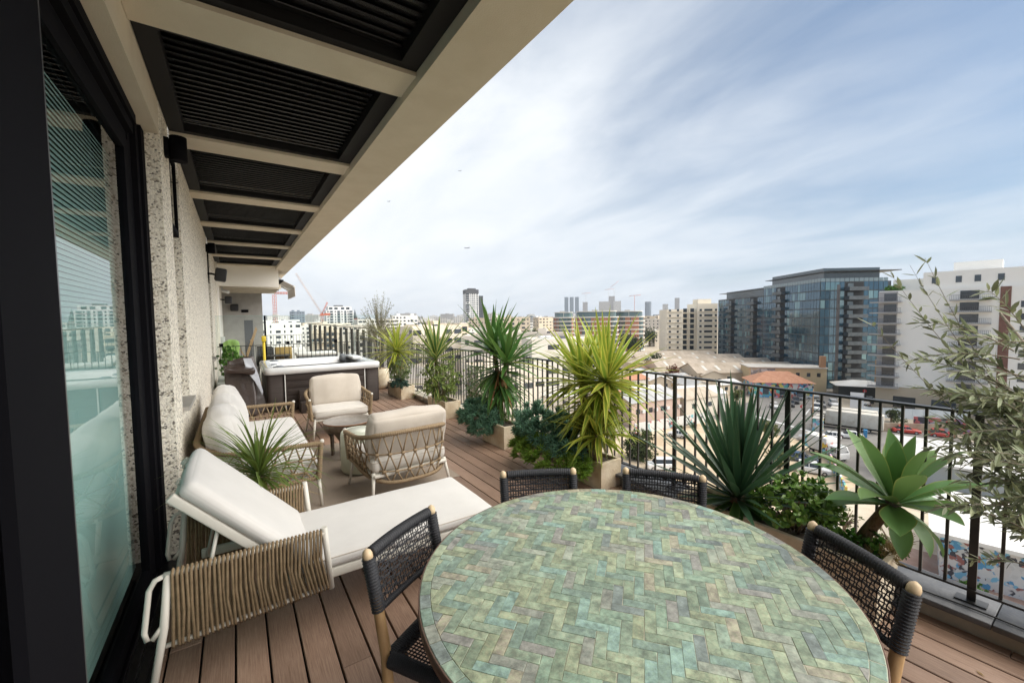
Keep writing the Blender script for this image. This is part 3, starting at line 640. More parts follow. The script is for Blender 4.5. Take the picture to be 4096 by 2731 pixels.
def tkey(pl):
    x, y = screen((1.178+sum(p[0] for p in pl)/len(pl), 1.04+sum(p[1] for p in pl)/len(pl), .75))
    return (0 <= x <= 1024 and 0 <= y <= 690, y)
tiles.sort(key=tkey, reverse=True)
field = MB()
for i, pl in enumerate(tiles):
    if i < 300: mb = MB(); c_ = tile_mesh(mb, pl, True); mb.build('tile', tile_m, dt, c_)
    else: tile_mesh(field, pl, False)
tag(field.build('tile_field', tile_s, dt), kind='stuff')
# ---- dining chairs
wood = mat('teak', (.42,.25,.11), .5, (.52,.34,.17), scale=8, stretch=(6,6,1), bump=.1, bscale=90); wood_tip = mat('teak_tip', (.60,.44,.26), .5, (.66,.51,.33), scale=20)
cordm = mat('black_cord', (.014,.015,.019), .55, (.035,.036,.042), scale=200, bump=.4, bscale=500)
def dining_chair():
    t = thing('dining_chair', '', 'chair', (0,0,0), 0, 'dining chairs round the tiled table')
    def BP(x, z): f = (z-.44)/.38; return Vector((x*(1-.04*(1-f)), -.215-.075*f-.018*(1-(x/.205)**2)*f, z))
    for s_ in (-1, 1):
        MB().tube([(s_*.20,-.235,0),(s_*.198,-.205,.25),(s_*.198,-.214,.44),BP(s_*.2,.60),BP(s_*.2,.80)], [.015,.021,.021,.020,.017], 10).build('rear_leg', wood, t)
        MB().tube([BP(s_*.2,.795),BP(s_*.202,.815),BP(s_*.203,.828),BP(s_*.203,.836)], [.019,.0195,.015,.004], 10).build('post_tip', wood_tip, t)
        MB().tube([(s_*.205,.225,0),(s_*.20,.215,.43)], [.014,.019], 10).build('front_leg', wood, t)
        MB().tube([(s_*.198,-.205,.24),(s_*.20,.218,.24)], .010, 8).build('side_stretcher', wood, t)
        wrap(MB(), [BP(s_*.2,.60),BP(s_*.2,.70),BP(s_*.2,.80)], .0235, .0115, 10).build('post_wrap', cordm, t)
    wrap(MB(), [BP(-.185+.37*i/12,.81) for i in range(13)], .0215, .0115, 10).build('top_rail', cordm, t)
    wrap(MB(), [BP(-.185+.37*i/12,.602) for i in range(13)], .012, .0085, 8).build('lower_rail', cordm, t)
    wv = MB()
    for i in range(25):
        x = -.178+.356*i/24; wv.tube([BP(x,.605+.20*j/10)+V(0,.004*(-1)**(i+j),0) for j in range(11)], .0027, 4, caps=False)
    for j in range(13):
        z = .615+.180*j/12; wv.tube([BP(-.182+.364*i/12,z)+V(0,.004*(-1)**(i+j+1),0) for i in range(13)], .0027, 4, caps=False)
        if j % 2: wv.tube([BP(-.182+.364*i/12,z+.005)+V(0,.004*(-1)**(i+j+1),0) for i in range(13)], .0027, 4, caps=False)
    tag(wv.build('back_weave', cordm, t), kind='stuff')
    sr = MB()
    for a, b in (((-.2,-.20,.432),(.2,-.20,.432)), ((-.2,.215,.432),(.2,.215,.432)), ((-.2,-.19,.432),(-.2,.205,.432)), ((.2,-.19,.432),(.2,.205,.432))): wrap(sr, [a, b], .027, .0085, 10)
    sr.build('seat_frame', cordm, t)
    sw = MB()
    for i in range(27):
        x = -.18+.36*i/26; sw.tube([(x,-.19,.452),(x,0,.444),(x,.2,.452)], .0032, 4, caps=False)
    for i in range(25):
        y = -.18+.37*i/24; sw.tube([(-.19,y,.450),(0,y,.443),(.19,y,.450)], .0032, 4, caps=False)
    tag(sw.build('seat_weave', cordm, t), kind='stuff')
    return t
chs = [((1.408,1.875),(-.47,-.88),'black cord dining chair nearest the big yellow yucca planter'), ((1.96,1.45),(-.79,-.61),'black cord dining chair in front of the dark green yucca'),
       ((1.885,.556),(-.88,.47),'black cord dining chair at the right of the table by the railing'), ((.554,1.69),(.52,-.85),'black cord dining chair on the left beside the lounger foot')]
ch0 = dining_chair()
for i, ((bx, by), (fx, fy), lab) in enumerate(chs):
    o = ch0 if i == 0 else copy_tree(ch0)
    l = math.hypot(fx, fy); fx /= l; fy /= l
    o.location = (bx+fx*.285, by+fy*.285, .0); o.rotation_euler = (0, 0, math.atan2(fy, fx)-math.pi/2); o['label'] = lab
# ---------------------------------------------------------------- plants and planters
stone_pl = mat('planter_cement', (.62,.50,.34), .85, (.80,.70,.54), scale=5, detail=7, bump=.3, bscale=50, lo=.38, hi=.62)
soil_m = mat('soil', (.05,.035,.022), .95, (.16,.13,.10), scale=60, bump=1.0, bscale=120)
def planter(lab, x0, x1, y0, y1, h, name='planter'):
    t = thing(name, lab, 'planter', ((x0+x1)/2, (y0+y1)/2, .0005)); w, d = x1-x0, y1-y0
    mb = MB(); k = .03
    o = [(-w/2,-d/2),(w/2,-d/2),(w/2,d/2),(-w/2,d/2)]; i_ = [(-w/2+k,-d/2+k),(w/2-k,-d/2+k),(w/2-k,d/2-k),(-w/2+k,d/2-k)]
    vs = [(p[0]*.97,p[1]*.97,0) for p in o]+[(p[0],p[1],h-.004) for p in o]+[(p[0]*.985,p[1]*.99,h) for p in o]+[(p[0],p[1],h) for p in i_]+[(p[0],p[1],h-.05) for p in i_]
    fs = [(3,2,1,0)]
    for a in range(4):
        b = (a+1) % 4
        for l in range(4): fs.append((l*4+a, l*4+b, l*4+4+b, l*4+4+a))
    mb.add(vs, fs).build('box', stone_pl, t)
    MB().box(-w/2+k+.001, w/2-k-.001, -d/2+k+.001, d/2-k-.001, h-.10, h-.03).build('soil', soil_m, t)
    return t
def strap_mesh(L, w, elev, droop, fold=.35, seg=8, pw=1.6, tip=1.0, roll=0.0, base=.55, wmax=.35, sway=0.0):
    """one leaf from the origin towards +X; elev/droop in radians"""
    mb = MB(); p = Vector((0,0,0)); e = elev; ds = L/seg; h = 0.0
    for i in range(seg+1):
        s = i/seg; ee = elev-droop*s**pw; hh = sway*s*s
        d = Vector((math.cos(ee)*math.cos(hh), math.cos(ee)*math.sin(hh), math.sin(ee)))
        side = Vector((-math.sin(hh), math.cos(hh), 0)); nn = d.cross(side)*-1
        side = side*math.cos(roll*s)+nn*math.sin(roll*s)
        ww = w*((base+(1-base)*min(1, s/wmax)**.8) if s < wmax else max(0.0, 1-((s-wmax)/(1-wmax))**(1.25*tip)))*.5
        if i == seg: ww = .0006
        lift = d.cross(side)*-1*(-1)
        up = side.cross(d)*-1
        mb.v.extend([tuple(p-side*ww-up*(-ww*fold)), tuple(p), tuple(p+side*ww-up*(-ww*fold))]); mb.u.extend([1,0,1])
        p = p+d*ds
    for i in range(seg):
        a = i*3
        mb.f.append((a,a+1,a+4,a+3)); mb.f.append((a+1,a+2,a+5,a+4)); mb.sm.extend([True,True])
    return mb
def rosette(parent, c, n, L, w, m, rr, e0=85, e1=-10, droop=(.1,.5), fold=.35, name='leaf', pw=1.6, seg=8, spread=.03, sway=.15, tilt=(0,0), **kw):
    """n leaves round c: inner ones upright (e0), outer ones lower (e1)"""
    for i in range(n):
        f = (i+.5)/n; az = i*2.39996+rr.uniform(-.25,.25); el = R(e0+(e1-e0)*f**.9+rr.uniform(-7,7))
        l = L*rr.uniform(.82,1.08)*(.78+.22*math.sin(math.pi*min(1, f*.9+.15)))
        mb = strap_mesh(l, w*rr.uniform(.85,1.1), el, R(57)*rr.uniform(*droop)*(.4+f), fold, seg, pw, sway=rr.uniform(-sway,sway), roll=rr.uniform(-.25,.25), **kw)
        r0 = spread*(.3+f*.7)
        o = mb.build(name, m, parent, (c[0]+math.cos(az)*r0, c[1]+math.sin(az)*r0, c[2]-f*.05), (tilt[0], tilt[1], az))
def hexleaf(mb, p, d, n, L, w):
    s = d.cross(n).normalized(); w *= .5
    pts = [p, p+d*(.30*L)-s*(w*.85)+n*(w*.25), p+d*(.65*L)-s*(w*.8)+n*(w*.25), p+d*L, p+d*(.65*L)+s*(w*.8)+n*(w*.25), p+d*(.30*L)+s*(w*.85)+n*(w*.25)]
    o = len(mb.v); mb.v.extend([tuple(q) for q in pts]); mb.f.append((o,o+1,o+2,o+3)); mb.f.append((o,o+3,o+4,o+5)); mb.sm.extend([False,False])
def rdir(rr):
    while True:
        v = Vector((rr.uniform(-1,1), rr.uniform(-1,1), rr.uniform(-1,1)))
        if .05 < v.length < 1: return v.normalized()
def shrub_leaves(mb, c, rad, ncl, nleaf, L, w, rr, shell=.55, up=.35):
    c = Vector(c)
    for _ in range(ncl):
        d = rdir(rr); k = shell+(1-shell)*rr.random()**.6; k *= .8+.35*math.sin(d.x*5+c.x)*math.sin(d.y*4+c.y*3)*math.sin(d.z*6)+.1*rr.random()
        p = c+Vector((d.x*rad[0]*k, d.y*rad[1]*k, d.z*rad[2]*k)); ax = (d+Vector((0,0,up))+rdir(rr)*.4).normalized()
        for _ in range(nleaf):
            ld = (ax*rr.uniform(.1,1.0)+rdir(rr)*.9).normalized(); nn = (ax-ld*ax.dot(ld)); nn = nn.normalized() if nn.length > .01 else ld.orthogonal().normalized()
            hexleaf(mb, p+rdir(rr)*(.25*L), ld, nn, L*rr.uniform(.7,1.15), w*rr.uniform(.8,1.15))
def sticks(mb, c, rad, ncl, n, L, w, rr, up=.5, side=(0,0,0)):
    c = Vector(c)
    for _ in range(ncl):
        d = rdir(rr); d.z = abs(d.z)*.9-.25; d = d.normalized(); k = .65+.4*rr.random()
        p = c+Vector((d.x*rad[0]*k, d.y*rad[1]*k, d.z*rad[2]*k)); ax = (d*1.0+Vector((0,0,up))).normalized()
        for _ in range(n):
            ld = (ax+rdir(rr)*.85).normalized(); s = ld.orthogonal().normalized(); b = ld.cross(s); l = L*rr.uniform(.6,1.1); q = p+rdir(rr)*(.012)
            o = len(mb.v); m_ = q+ld*(l*.6); t = q+ld*l; w2 = w*.5
            mb.v.extend([tuple(q+s*w2*.6), tuple(q-s*w2*.3+b*w2*.5), tuple(q-s*w2*.3-b*w2*.5), tuple(m_+s*w2), tuple(m_-s*w2*.5+b*w2*.85), tuple(m_-s*w2*.5-b*w2*.85), tuple(t)])
            mb.f.extend([(o,o+1,o+4,o+3),(o+1,o+2,o+5,o+4),(o+2,o,o+3,o+5),(o+3,o+4,o+6),(o+4,o+5,o+6),(o+5,o+3,o+6)]); mb.sm.extend([True]*6)
lf_green = leafmat('yucca_green', (.085,.185,.045), (.17,.27,.06), .86, .38, .25, .30, island=False)
lf_yel = leafmat('yucca_yellow', (.22,.32,.04), (.52,.52,.09), .50, .42, .18, .38, island=False, soft=.25)
lf_var = leafmat('yucca_variegated', (.085,.175,.045), (.50,.50,.16), .62, .42, .18, .32, island=False)
lf_dark = leafmat('yucca_dark', (.042,.098,.048), (.11,.16,.07), .95, .33, .2, .18, island=False, soft=.06)
lf_dead = leafmat('dead_leaf', (.30,.17,.07), None, rough=.7, var=.3, back=.25, island=False)
lf_agave = leafmat('agave_leaf', (.13,.245,.075), (.27,.31,.09), .93, .42, .16, .22, island=False, soft=.06)
lf_blue = leafmat('chalkstick_blue', (.135,.275,.175), None, rough=.55, var=.35, back=.15)
lf_grass = leafmat('stonecrop_green', (.23,.38,.05), None, rough=.5, var=.35, back=.3)
lf_jade = leafmat('jade_leaf', (.15,.265,.05), None, rough=.28, var=.4, back=.15)
lf_pit = leafmat('pittosporum_leaf', (.21,.28,.075), None, rough=.45, var=.4, back=.3)
lf_pitg = leafmat('grey_shrub_leaf', (.16,.215,.09), None, rough=.5, var=.35, back=.3)
lf_hedge = leafmat('hedge_leaf', (.085,.20,.03), None, rough=.45, var=.4, back=.35)
lf_olive = leafmat('olive_leaf', (.215,.24,.135), None, rough=.45, var=.6, back=.25)
lf_olive2 = leafmat('olive_leaf_far', (.20,.215,.12), None, rough=.5, var=.5, back=.3)
lf_pony = leafmat('ponytail_leaf', (.15,.215,.045), (.17,.20,.06), .9, .45, .3, .3, island=False)
lf_straw = leafmat('ponytail_straw', (.42,.30,.12), None, rough=.6, var=.25, back=.3, island=False)
bark = mat('bark', (.13,.09,.055), .9, (.22,.165,.11), scale=30, stretch=(1,1,.3), bump=.8, bscale=60)
bark_g = mat('olive_bark', (.20,.165,.12), .9, (.30,.26,.20), scale=30, stretch=(1,1,.3), bump=.6, bscale=60)
rr = random.Random(21)
# the row of planters along the railing
planter('cement trough under the big yellow yucca', 2.915, 3.195, 2.86, 3.50, .275)
planter('cement trough under the tall green yucca', 2.83, 3.12, 4.50, 5.08, .295)
planter('cement trough under the variegated yucca and bush', 2.90, 3.19, 6.47, 7.25, .29)
planter('small cement trough with dark succulents near the hot tub', 2.87, 3.17, 8.64, 9.6, .28)
planter('long cement trough behind the dining chairs under the agave', 2.80, 3.11, .72, 1.95, .335)
def plant(name, lab, cat, loc, group=None): return thing(name, lab, cat, loc, 0, group)
# tall green yucca
t = plant('yucca_plant', 'tall green yucca with two leafy heads and a brown dead skirt', 'yucca', (2.98,4.80,.26))
MB().tube([(0,.0,-.02),(.01,.03,.4),(0,.17,1.02)], [.045,.035,.03], 8).build('trunk', bark, t); MB().tube([(.01,.03,.35),(.0,-.05,.6),(.0,-.15,.86)], [.03,.028,.025], 8).build('trunk', bark, t)
rosette(t, (0,.18,1.02), 54, .80, .078, lf_green, rr, 86, -12, (.05,.35)); rosette(t, (0,-.16,.87), 46, .70, .075, lf_green, rr, 82, -15, (.05,.4))
rosette(t, (0,.10,.72), 44, .66, .068, lf_green, rr, 10, -62, (.25,.6)); rosette(t, (0,.02,.42), 30, .46, .046, lf_green, rr, 20, -60, (.3,.8)); rosette(t, (0,-.06,.56), 26, .50, .055, lf_green, rr, -10, -70, (.2,.5))
rosette(t, (-.02,-.03,.74), 16, .60, .030, lf_dead, rr, -62, -86, (.05,.2), name='dead_leaf', spread=.05)
# yellow yucca, three heads
t = plant('yucca_plant', 'large yellow-green striped yucca with three heads in the nearest trough', 'yucca', (3.0,3.05,.24))
for a, b, c_ in (((0,.05,0),(0,.12,.4),(0,.16,.82)), ((0,-.05,0),(0,-.1,.45),(0,-.17,.86)), ((-.04,-.08,0),(-.08,-.12,.15),(-.1,-.15,.33))): MB().tube([a,b,c_], [.04,.032,.026], 8).build('trunk', bark, t)
rosette(t, (0,.16,.82), 64, .76, .065, lf_yel, rr, 84, -25, (.1,.5)); rosette(t, (0,-.17,.86), 68, .76, .065, lf_yel, rr, 84, -30, (.1,.5))
rosette(t, (0,-.02,.62), 56, .58, .060, lf_yel, rr, -5, -68, (.2,.6)); rosette(t, (-.11,-.16,.34), 44, .48, .052, lf_yel, rr, 82, -30, (.3,.9))
rosette(t, (-.02,-.1,.74), 40, .52, .050, lf_yel, rr, 20, -55, (.3,.8)); rosette(t, (-.04,.1,.5), 34, .46, .044, lf_yel, rr, 5, -60, (.3,.8)); rosette(t, (0,.02,.45), 36, .42, .044, lf_var, rr, -20, -75, (.2,.5)); rosette(t, (0,-.08,.5), 14, .40, .02, lf_dead, rr, -60, -86, (.05,.2), name='dead_leaf', spread=.05)
# variegated yucca
t = plant('yucca_plant', 'cream-edged green yucca rising from the bush in the third trough', 'yucca', (2.98,6.98,.25))
MB().tube([(0,0,-.02),(0,.01,.4),(0,.02,.77)], [.04,.03,.026], 8).build('trunk', bark, t)
rosette(t, (0,.02,.78), 44, .90, .073, lf_var, rr, 86, -10, (.05,.35)); rosette(t, (-.12,-.25,.30), 22, .55, .055, lf_var, rr, 75, -35, (.2,.7))
rosette(t, (-.05,-.1,.5), 14, .62, .040, lf_dark, rr, -40, -70, (.2,.5))
# yellow yucca far
t = plant('yucca_plant', 'yellow-green yucca next to the potted olive at the far end', 'yucca', (3.0,9.25,.25))
MB().tube([(0,0,-.02),(.02,.01,.4),(.0,.0,.75)], [.04,.03,.026], 8).build('trunk', bark, t)
rosette(t, (0,0,.77), 90, .78, .057, lf_yel, rr, 84, -35, (.1,.5)); rosette(t, (0,0,.6), 36, .50, .047, lf_yel, rr, -30, -72, (.2,.5))
# dark yucca
t = plant('yucca_plant', 'dark green sword-leaved yucca right of the yellow yuccas behind a chair', 'yucca', (2.94,1.55,.30))
MB().tube([(0,0,-.03),(0,0,.12)], [.06,.05], 8).build('trunk', bark, t)
rosette(t, (0,0,.14), 90, .86, .050, lf_dark, rr, 87, 10, (.0,.16), sway=.06, wmax=.45); rosette(t, (0,0,.10), 20, .46, .072, lf_green, rr, 0, -30, (.5,1.3), sway=.2)
# agave
t = plant('agave_plant', 'broad-leaved grey-green agave on a bent brown stem by the railing', 'agave', (3.03,.88,.30))
MB().tube([(.0,.03,-.02),(-.005,-.04,.14),(-.01,-.10,.26),(-.01,-.155,.36)], [.036,.034,.032,.036], 10).build('stem', bark, t)
rg = random.Random(5)
for i in range(25):
    f = (i+.5)/25; az = i*2.39996+.9; el = R(86-92*f**.85+rg.uniform(-6,6)); l = .40*(.75+.35*math.sin(math.pi*min(1,f+.12)))*rg.uniform(.9,1.08)
    mb = strap_mesh(l, .135*(.65+.45*f)*rg.uniform(.92,1.08), el, R(57)*rg.uniform(.1,.5)*(f*1.7), .42, 12, 1.8, tip=1.7, base=.30, wmax=.55, sway=rg.uniform(-.15,.15))
    mb.build('leaf', lf_agave, t, (-.01+math.cos(az)*.022, -.155+math.sin(az)*.022, .385-.06*f), (0,0,az))
for az, l in ((3.6,.26), (5.2,.30), (4.4,.24), (.4,.24)):
    strap_mesh(l, .10, R(-30), R(55), .35, 9, 1.2, tip=1.5, base=.45, wmax=.5).build('leaf', lf_agave, t, (-.01+math.cos(az)*.03, -.15+math.sin(az)*.03, .31), (0,0,az))
# jade
t = plant('jade_plant', 'rounded jade plant with small glossy leaves between yucca and agave', 'jade plant', (2.97,1.19,.30))
mb = MB(); rj = random.Random(6)
for _ in range(150):
    d = rdir(rj); d.z = abs(d.z)*1.1-.35; d = d.normalized(); k = rj.uniform(.72,1.05); p = Vector((d.x*.20*k, d.y*.23*k, .155+d.z*.215*k)); ax = (d+V(0,0,.5)).normalized()
    for _ in range(9):
        ld = (ax*.6+rdir(rj)).normalized(); nn = (ax-ld*ax.dot(ld)); nn = nn.normalized() if nn.length > .01 else ld.orthogonal().normalized(); L_ = rj.uniform(.034,.050); s = ld.cross(nn); w = L_*.62
        o = len(mb.v); q = p+rdir(rj)*.012
        ring = [(.0,.10),(.35,.42),(.7,.5),(.93,.3)]
        pts = [q] + [q+ld*(L_*a)+s*(w*b) for a, b in ring[1:]] + [q+ld*L_] + [q+ld*(L_*a)-s*(w*b) for a, b in reversed(ring[1:])]
        mb.v.extend([tuple(x) for x in pts]+[tuple(q+ld*(L_*.55)+nn*.005)]); n_ = len(pts)
        for a in range(n_): mb.f.append((o+a, o+(a+1) % n_, o+n_)); mb.sm.append(True)
tag(mb.build('leaves', lf_jade, t), kind='stuff')
st = MB()
for _ in range(14): d = rdir(rj); d.z = abs(d.z)+.4; d.normalize(); st.tube([(d.x*.03,d.y*.03,-.02), (d.x*.15,d.y*.16,.05+d.z*.16)], [.010,.006], 5)
tag(st.build('stems', bark, t), kind='stuff')
# low green at the agave's foot
t = plant('trailing_plant', 'small trailing green plant at the foot of the agave', 'plant', (3.0,.86,.30))
mb = MB(); shrub_leaves(mb, (-.03,0,.06), (.12,.13,.09), 60, 8, .032, .026, rj); tag(mb.build('leaves', lf_hedge, t), kind='stuff')
mb = MB(); sticks(mb, (.02,-.08,.03), (.08,.07,.05), 30, 14, .05, .004, rj); tag(mb.build('dry_stems', lf_straw, t), kind='stuff')
# succulents spilling out of the troughs
def succ(lab, loc, parts, name='succulent_mound'):
    t = plant(name, lab, 'succulent', loc)
    for nm, m_, c_, rad, ncl, n, L, w in parts: mb = MB(); sticks(mb, c_, rad, ncl, n, L, w, rj); tag(mb.build(nm, m_, t), kind='stuff')
succ('blue-grey chalk sticks spilling over the trough of the tall yucca', (2.83,4.95,.20), [('blue_leaves', lf_blue, (-.06,.08,.12), (.23,.38,.26), 170, 26, .085, .011), ('green_leaves', lf_grass, (.22,-.3,.14), (.08,.14,.07), 20, 14, .05, .006), ('blue_leaves_low', lf_blue, (-.12,-.05,-.0), (.14,.17,.13), 60, 26, .085, .011)])
succ('dense mound of blue and bright green succulents left of the yellow yucca', (2.90,3.52,.15), [('blue_leaves', lf_blue, (-.04,.16,.26), (.26,.46,.30), 210, 28, .085, .011), ('green_leaves', lf_grass, (-.14,-.02,.06), (.24,.56,.20), 280, 28, .085, .008), ('blue_leaves_low', lf_blue, (-.14,-.30,.22), (.16,.20,.14), 70, 26, .08, .010)])
succ('dark rosette succulents in the small trough by the hot tub', (2.93,8.85,.26), [('dark_leaves', leafmat('dark_succulent', (.035,.075,.055), None, rough=.5, var=.4, back=.1), (-.03,0,.02), (.17,.24,.14), 90, 16, .055, .014)])
def bush(lab, loc, rad, m_, ncl, L, w, seed, name='bush', stem_h=.35, nl=9):
    t = plant(name, lab, 'bush', loc); rs = random.Random(seed); mb = MB(); shrub_leaves(mb, (0,0,stem_h), rad, ncl, nl, L, w, rs); tag(mb.build('leaves', m_, t), kind='stuff')
    st = MB()
    for _ in range(16):
        d = rdir(rs); d.z = abs(d.z)+.3; d.normalize(); st.tube([(d.x*.03,d.y*.03,-.02), (d.x*rad[0]*.4,d.y*rad[1]*.4,stem_h*.6), (d.x*rad[0]*.8,d.y*rad[1]*.8,stem_h+d.z*rad[2]*.6)], [.010,.007,.003], 5)
    tag(st.build('stems', bark_g, t), kind='stuff'); return t
bush('yellow-green leafy bush in the third trough', (2.95,6.72,.25), (.36,.46,.42), lf_pit, 300, .050, .024, 31, stem_h=.40)
bush('grey-green bush in the small trough below the far yucca', (2.97,8.95,.25), (.26,.40,.34), lf_pitg, 190, .045, .020, 32, stem_h=.36)
bush('sparse green bush behind the tall yucca against the railing', (3.10,5.75,.10), (.16,.40,.42), lf_pitg, 110, .045, .02, 33, stem_h=.55)
# ponytail plant behind the lounger
t = plant('ponytail_plant', 'potted grass-like plant with long arching leaves between lounger and sofa', 'plant', (.10,3.58,0))
MB().lathe([(.11,0),(.15,.05),(.16,.2),(.145,.30),(.13,.30),(.13,.26),(0,.26)], 24).build('pot', mat('white_pot', (.55,.53,.48), .6), t)
MB().tube([(0,0,.25),(0,.01,.36),(0,.02,.55)], [.05,.035,.025], 8).build('stem', bark, t)
rp_ = random.Random(8)
rosette(t, (0,.02,.58), 150, .60, .019, lf_pony, rp_, 80, -20, (.8,2.0), pw=1.2, seg=12, spread=.02, sway=.5, wmax=.3); rosette(t, (0,.02,.48), 60, .44, .014, lf_straw, rp_, 10, -50, (.5,1.2), seg=8, name='dry_leaf', sway=.4)
# hedge box at the far wall
hb = thing('hedge_planter', 'pale box planter against the far left wall', 'planter', (-.13,10.3,0)); MB().rbox((0,0,.27), (.44,1.5,.54), .01, 1).build('box', mat('pale_box', (.42,.45,.42), .6), hb)
bush('upright bright green hedge plant in the box by the far wall', (-.13,10.0,.52), (.20,.42,.36), lf_hedge, 210, .045, .028, 41, name='hedge_plant', stem_h=.38)
# potted olive at the far end
pt = thing('round_pot', 'large round cream pot under the far olive tree', 'pot', (2.93,10.45,0)); MB().lathe([(.15,0),(.20,.04),(.235,.25),(.225,.48),(.20,.50),(.18,.50),(.18,.44),(0,.44)], 28).build('pot', stone_pl, pt); 
def olive(lab, loc, trunk, twigs, m_, rs, L, w, npairs, tr=.02, name='olive_tree'):
    t = plant(name, lab, 'olive tree', loc); tk = MB()
    for pth, r_ in trunk: tk2 = MB().tube(pth, r_, 7); tk2.build('trunk', bark_g, t)
    br = MB(); lv = MB()
    for a, b, c_ in twigs:
        a, b, c_ = Vector(a), Vector(b), Vector(c_); pts = [(a*(1-s)**2+b*(2*s*(1-s))+c_*s*s) for s in [i/8 for i in range(9)]]
        br.tube(pts, [.0045*(1-.8*i/8)*tr/.02 for i in range(9)], 4, caps=False)
        for k in range(npairs):
            s = .18+.82*(k+rs.random()*.6)/npairs; i = min(7, int(s*8)); p = pts[i]+(pts[i+1]-pts[i])*(s*8-i if s < 1 else 1); d = (pts[i+1]-pts[i]).normalized()
            o_ = d.orthogonal().normalized(); q = Matrix.Rotation(rs.uniform(0,6.28), 3, d) @ o_
            for sg in (-1, 1):
                ld = (d*rs.uniform(.5,1.1)+q*sg*rs.uniform(.5,.9)+rdir(rs)*.25).normalized(); nn = (V(0,0,1)+rdir(rs)*.7); nn = (nn-ld*nn.dot(ld)).normalized()
                hexleaf(lv, p, ld, nn, L*rs.uniform(.65,1.1), w*rs.uniform(.8,1.1))
    tag(br.build('twigs', bark_g, t), kind='stuff'); tag(lv.build('leaves', m_, t), kind='stuff'); return t
ro = random.Random(14); tw = []
for i in range(190):
    d = rdir(ro); d.z = abs(d.z)*1.0-.45; hz = ro.uniform(.3,.95); a = V(ro.uniform(-.05,.08), ro.uniform(-.05,.05), .55+.75*hz*ro.random()); k = ro.uniform(.7,1.05)
    e = V(d.x*.62*k, d.y*.60*k, 1.15+d.z*(1.65 if d.z > 0 else .9)*k); tw.append((a*.5+e*.25+V(0,0,.25), (a+e)/2+V(0,0,.08), e))
for i in range(26): tw.append((V(.02,-.1,.45), V(ro.uniform(-.3,.3),-.2,.5), V(ro.uniform(-.45,.2), ro.uniform(-.5,-.1), ro.uniform(.25,.5))))
olive('small potted olive tree with thin silvery crown at the far end of the terrace', (2.95,10.45,.42), [([(0,0,0),(.01,0,.5),(.05,0,1.0)], [.022,.017,.008]), ([(.02,.02,0),(-.06,.02,.5),(-.16,0,1.05)], [.018,.013,.006]), ([(0,-.02,.1),(.1,-.03,.6),(.24,0,1.15)], [.014,.011,.005])], tw, lf_olive2, ro, .055, .012, 9, .02)
# near olive at the right edge
ro = random.Random(77); tw = []
def oray(sx, sy, d):
    q = cam.matrix_world.to_3x3() @ Vector(((sx/4-512)/417.4, -(sy/4-341)/417.4, -1)); return Vector((0,0,1.7))+q*d
base = V(2.62,-.28,0)
T1 = V(2.52,.02,1.15)
hubs = [V(2.50,.05,1.25), V(2.52,.0,1.05), V(2.50,.03,.85), V(2.48,.05,1.45), V(2.5,.0,.70)]
for i in range(150):
    sy = ro.triangular(1080, 2330, 1700); x0 = 3600+ (220*abs((sy-1500)/900)**1.5 if sy > 1250 else (1250-sy)*.2); sx = x0+(4350-x0)*ro.random()**.75
    if sy < 1300 and ro.random() < .55: sy += 450
    e = oray(sx, sy, ro.uniform(1.35,1.85)); h_ = min(hubs, key=lambda q: abs(q.z-e.z+.12)+ro.random()*.15); 
    a = h_*.55+e*.45+rdir(ro)*.06; tw.append((a, (a+e)/2+V(0,0,.05)+rdir(ro)*.03, e))
for sx, sy, d in ((3470,1275,1.5), (3560,1090,1.6), (3700,1030,1.55), (3640,1060,1.6)): e = oray(sx, sy, d); h_ = oray(4000, sy+520, 1.7); tw.append((h_, (h_+e)/2+V(0,0,-.05), e))
tk = [([(x-base) for x in (base+V(0,0,.4), base+V(-.02,.08,.75), V(2.52,.0,1.05), V(2.5,.05,1.35))], [.035,.03,.022,.012])] + [([(T1-V(0,0,.2)-base), (T1*.5+e*.5-base), (e-base)], [.016,.011,.004]) for e in (oray(3950,1500,1.6), oray(3900,1750,1.6), oray(3850,2050,1.6), oray(4000,1250,1.65))]
olive('silver-leaved olive tree reaching in from the right edge of the terrace', base, tk, [tuple(x-base for x in q) for q in tw], lf_olive, ro, .060, .0138, 12, .012)
pt = thing('olive_pot', 'cement pot of the olive tree at the right edge', 'pot', (base.x, base.y, 0)); MB().lathe([(.15,0),(.19,.04),(.21,.25),(.20,.42),(.17,.42),(.17,.38),(0,.38)], 28).build('pot', stone_pl, pt)
# ---------------------------------------------------------------- the town below (street level z = GZ)
GZ = -23.0
gnd_m = mat('town_ground', (.36,.30,.22), .95, (.46,.40,.31), scale=.05, detail=8, bump=.2, bscale=2)
o = MB().add([(-900,-500,GZ),(5200,-900,GZ),(5200,6000,GZ),(-900,6000,GZ)], [(0,1,2,3)]).build('ground', gnd_m); o['kind'] = 'structure'
def sheet(name, poly, dz, m):
    o = MB().add([(p[0],p[1],GZ+dz) for p in poly], [tuple(range(len(poly)))]).build(name, m); o['kind'] = 'structure'; return o
asph = mat('asphalt', (.17,.16,.148), .9, (.24,.225,.205), scale=.25, detail=8, bump=.2, bscale=8)
sand = mat('sandy_lot', (.46,.35,.225), .95, (.60,.49,.35), scale=.22, detail=9, lo=.40, hi=.60, bump=.4, bscale=4)
sheet('parking_lot', [(48,22),(82,22),(92,34),(92,56),(70,60),(46,58)], .010, sand)
sheet('sandy_yard', [(46,-6),(70,-6),(70,21),(46,21)], .006, mat('pale_sand', (.50,.42,.31), .95, (.62,.55,.43), scale=.3, detail=8))
sheet('road', [(74,20),(112,12),(120,22),(112,40),(160,52),(168,60),(150,66),(112,60),(96,58),(93,52),(93,34)], .016, asph)
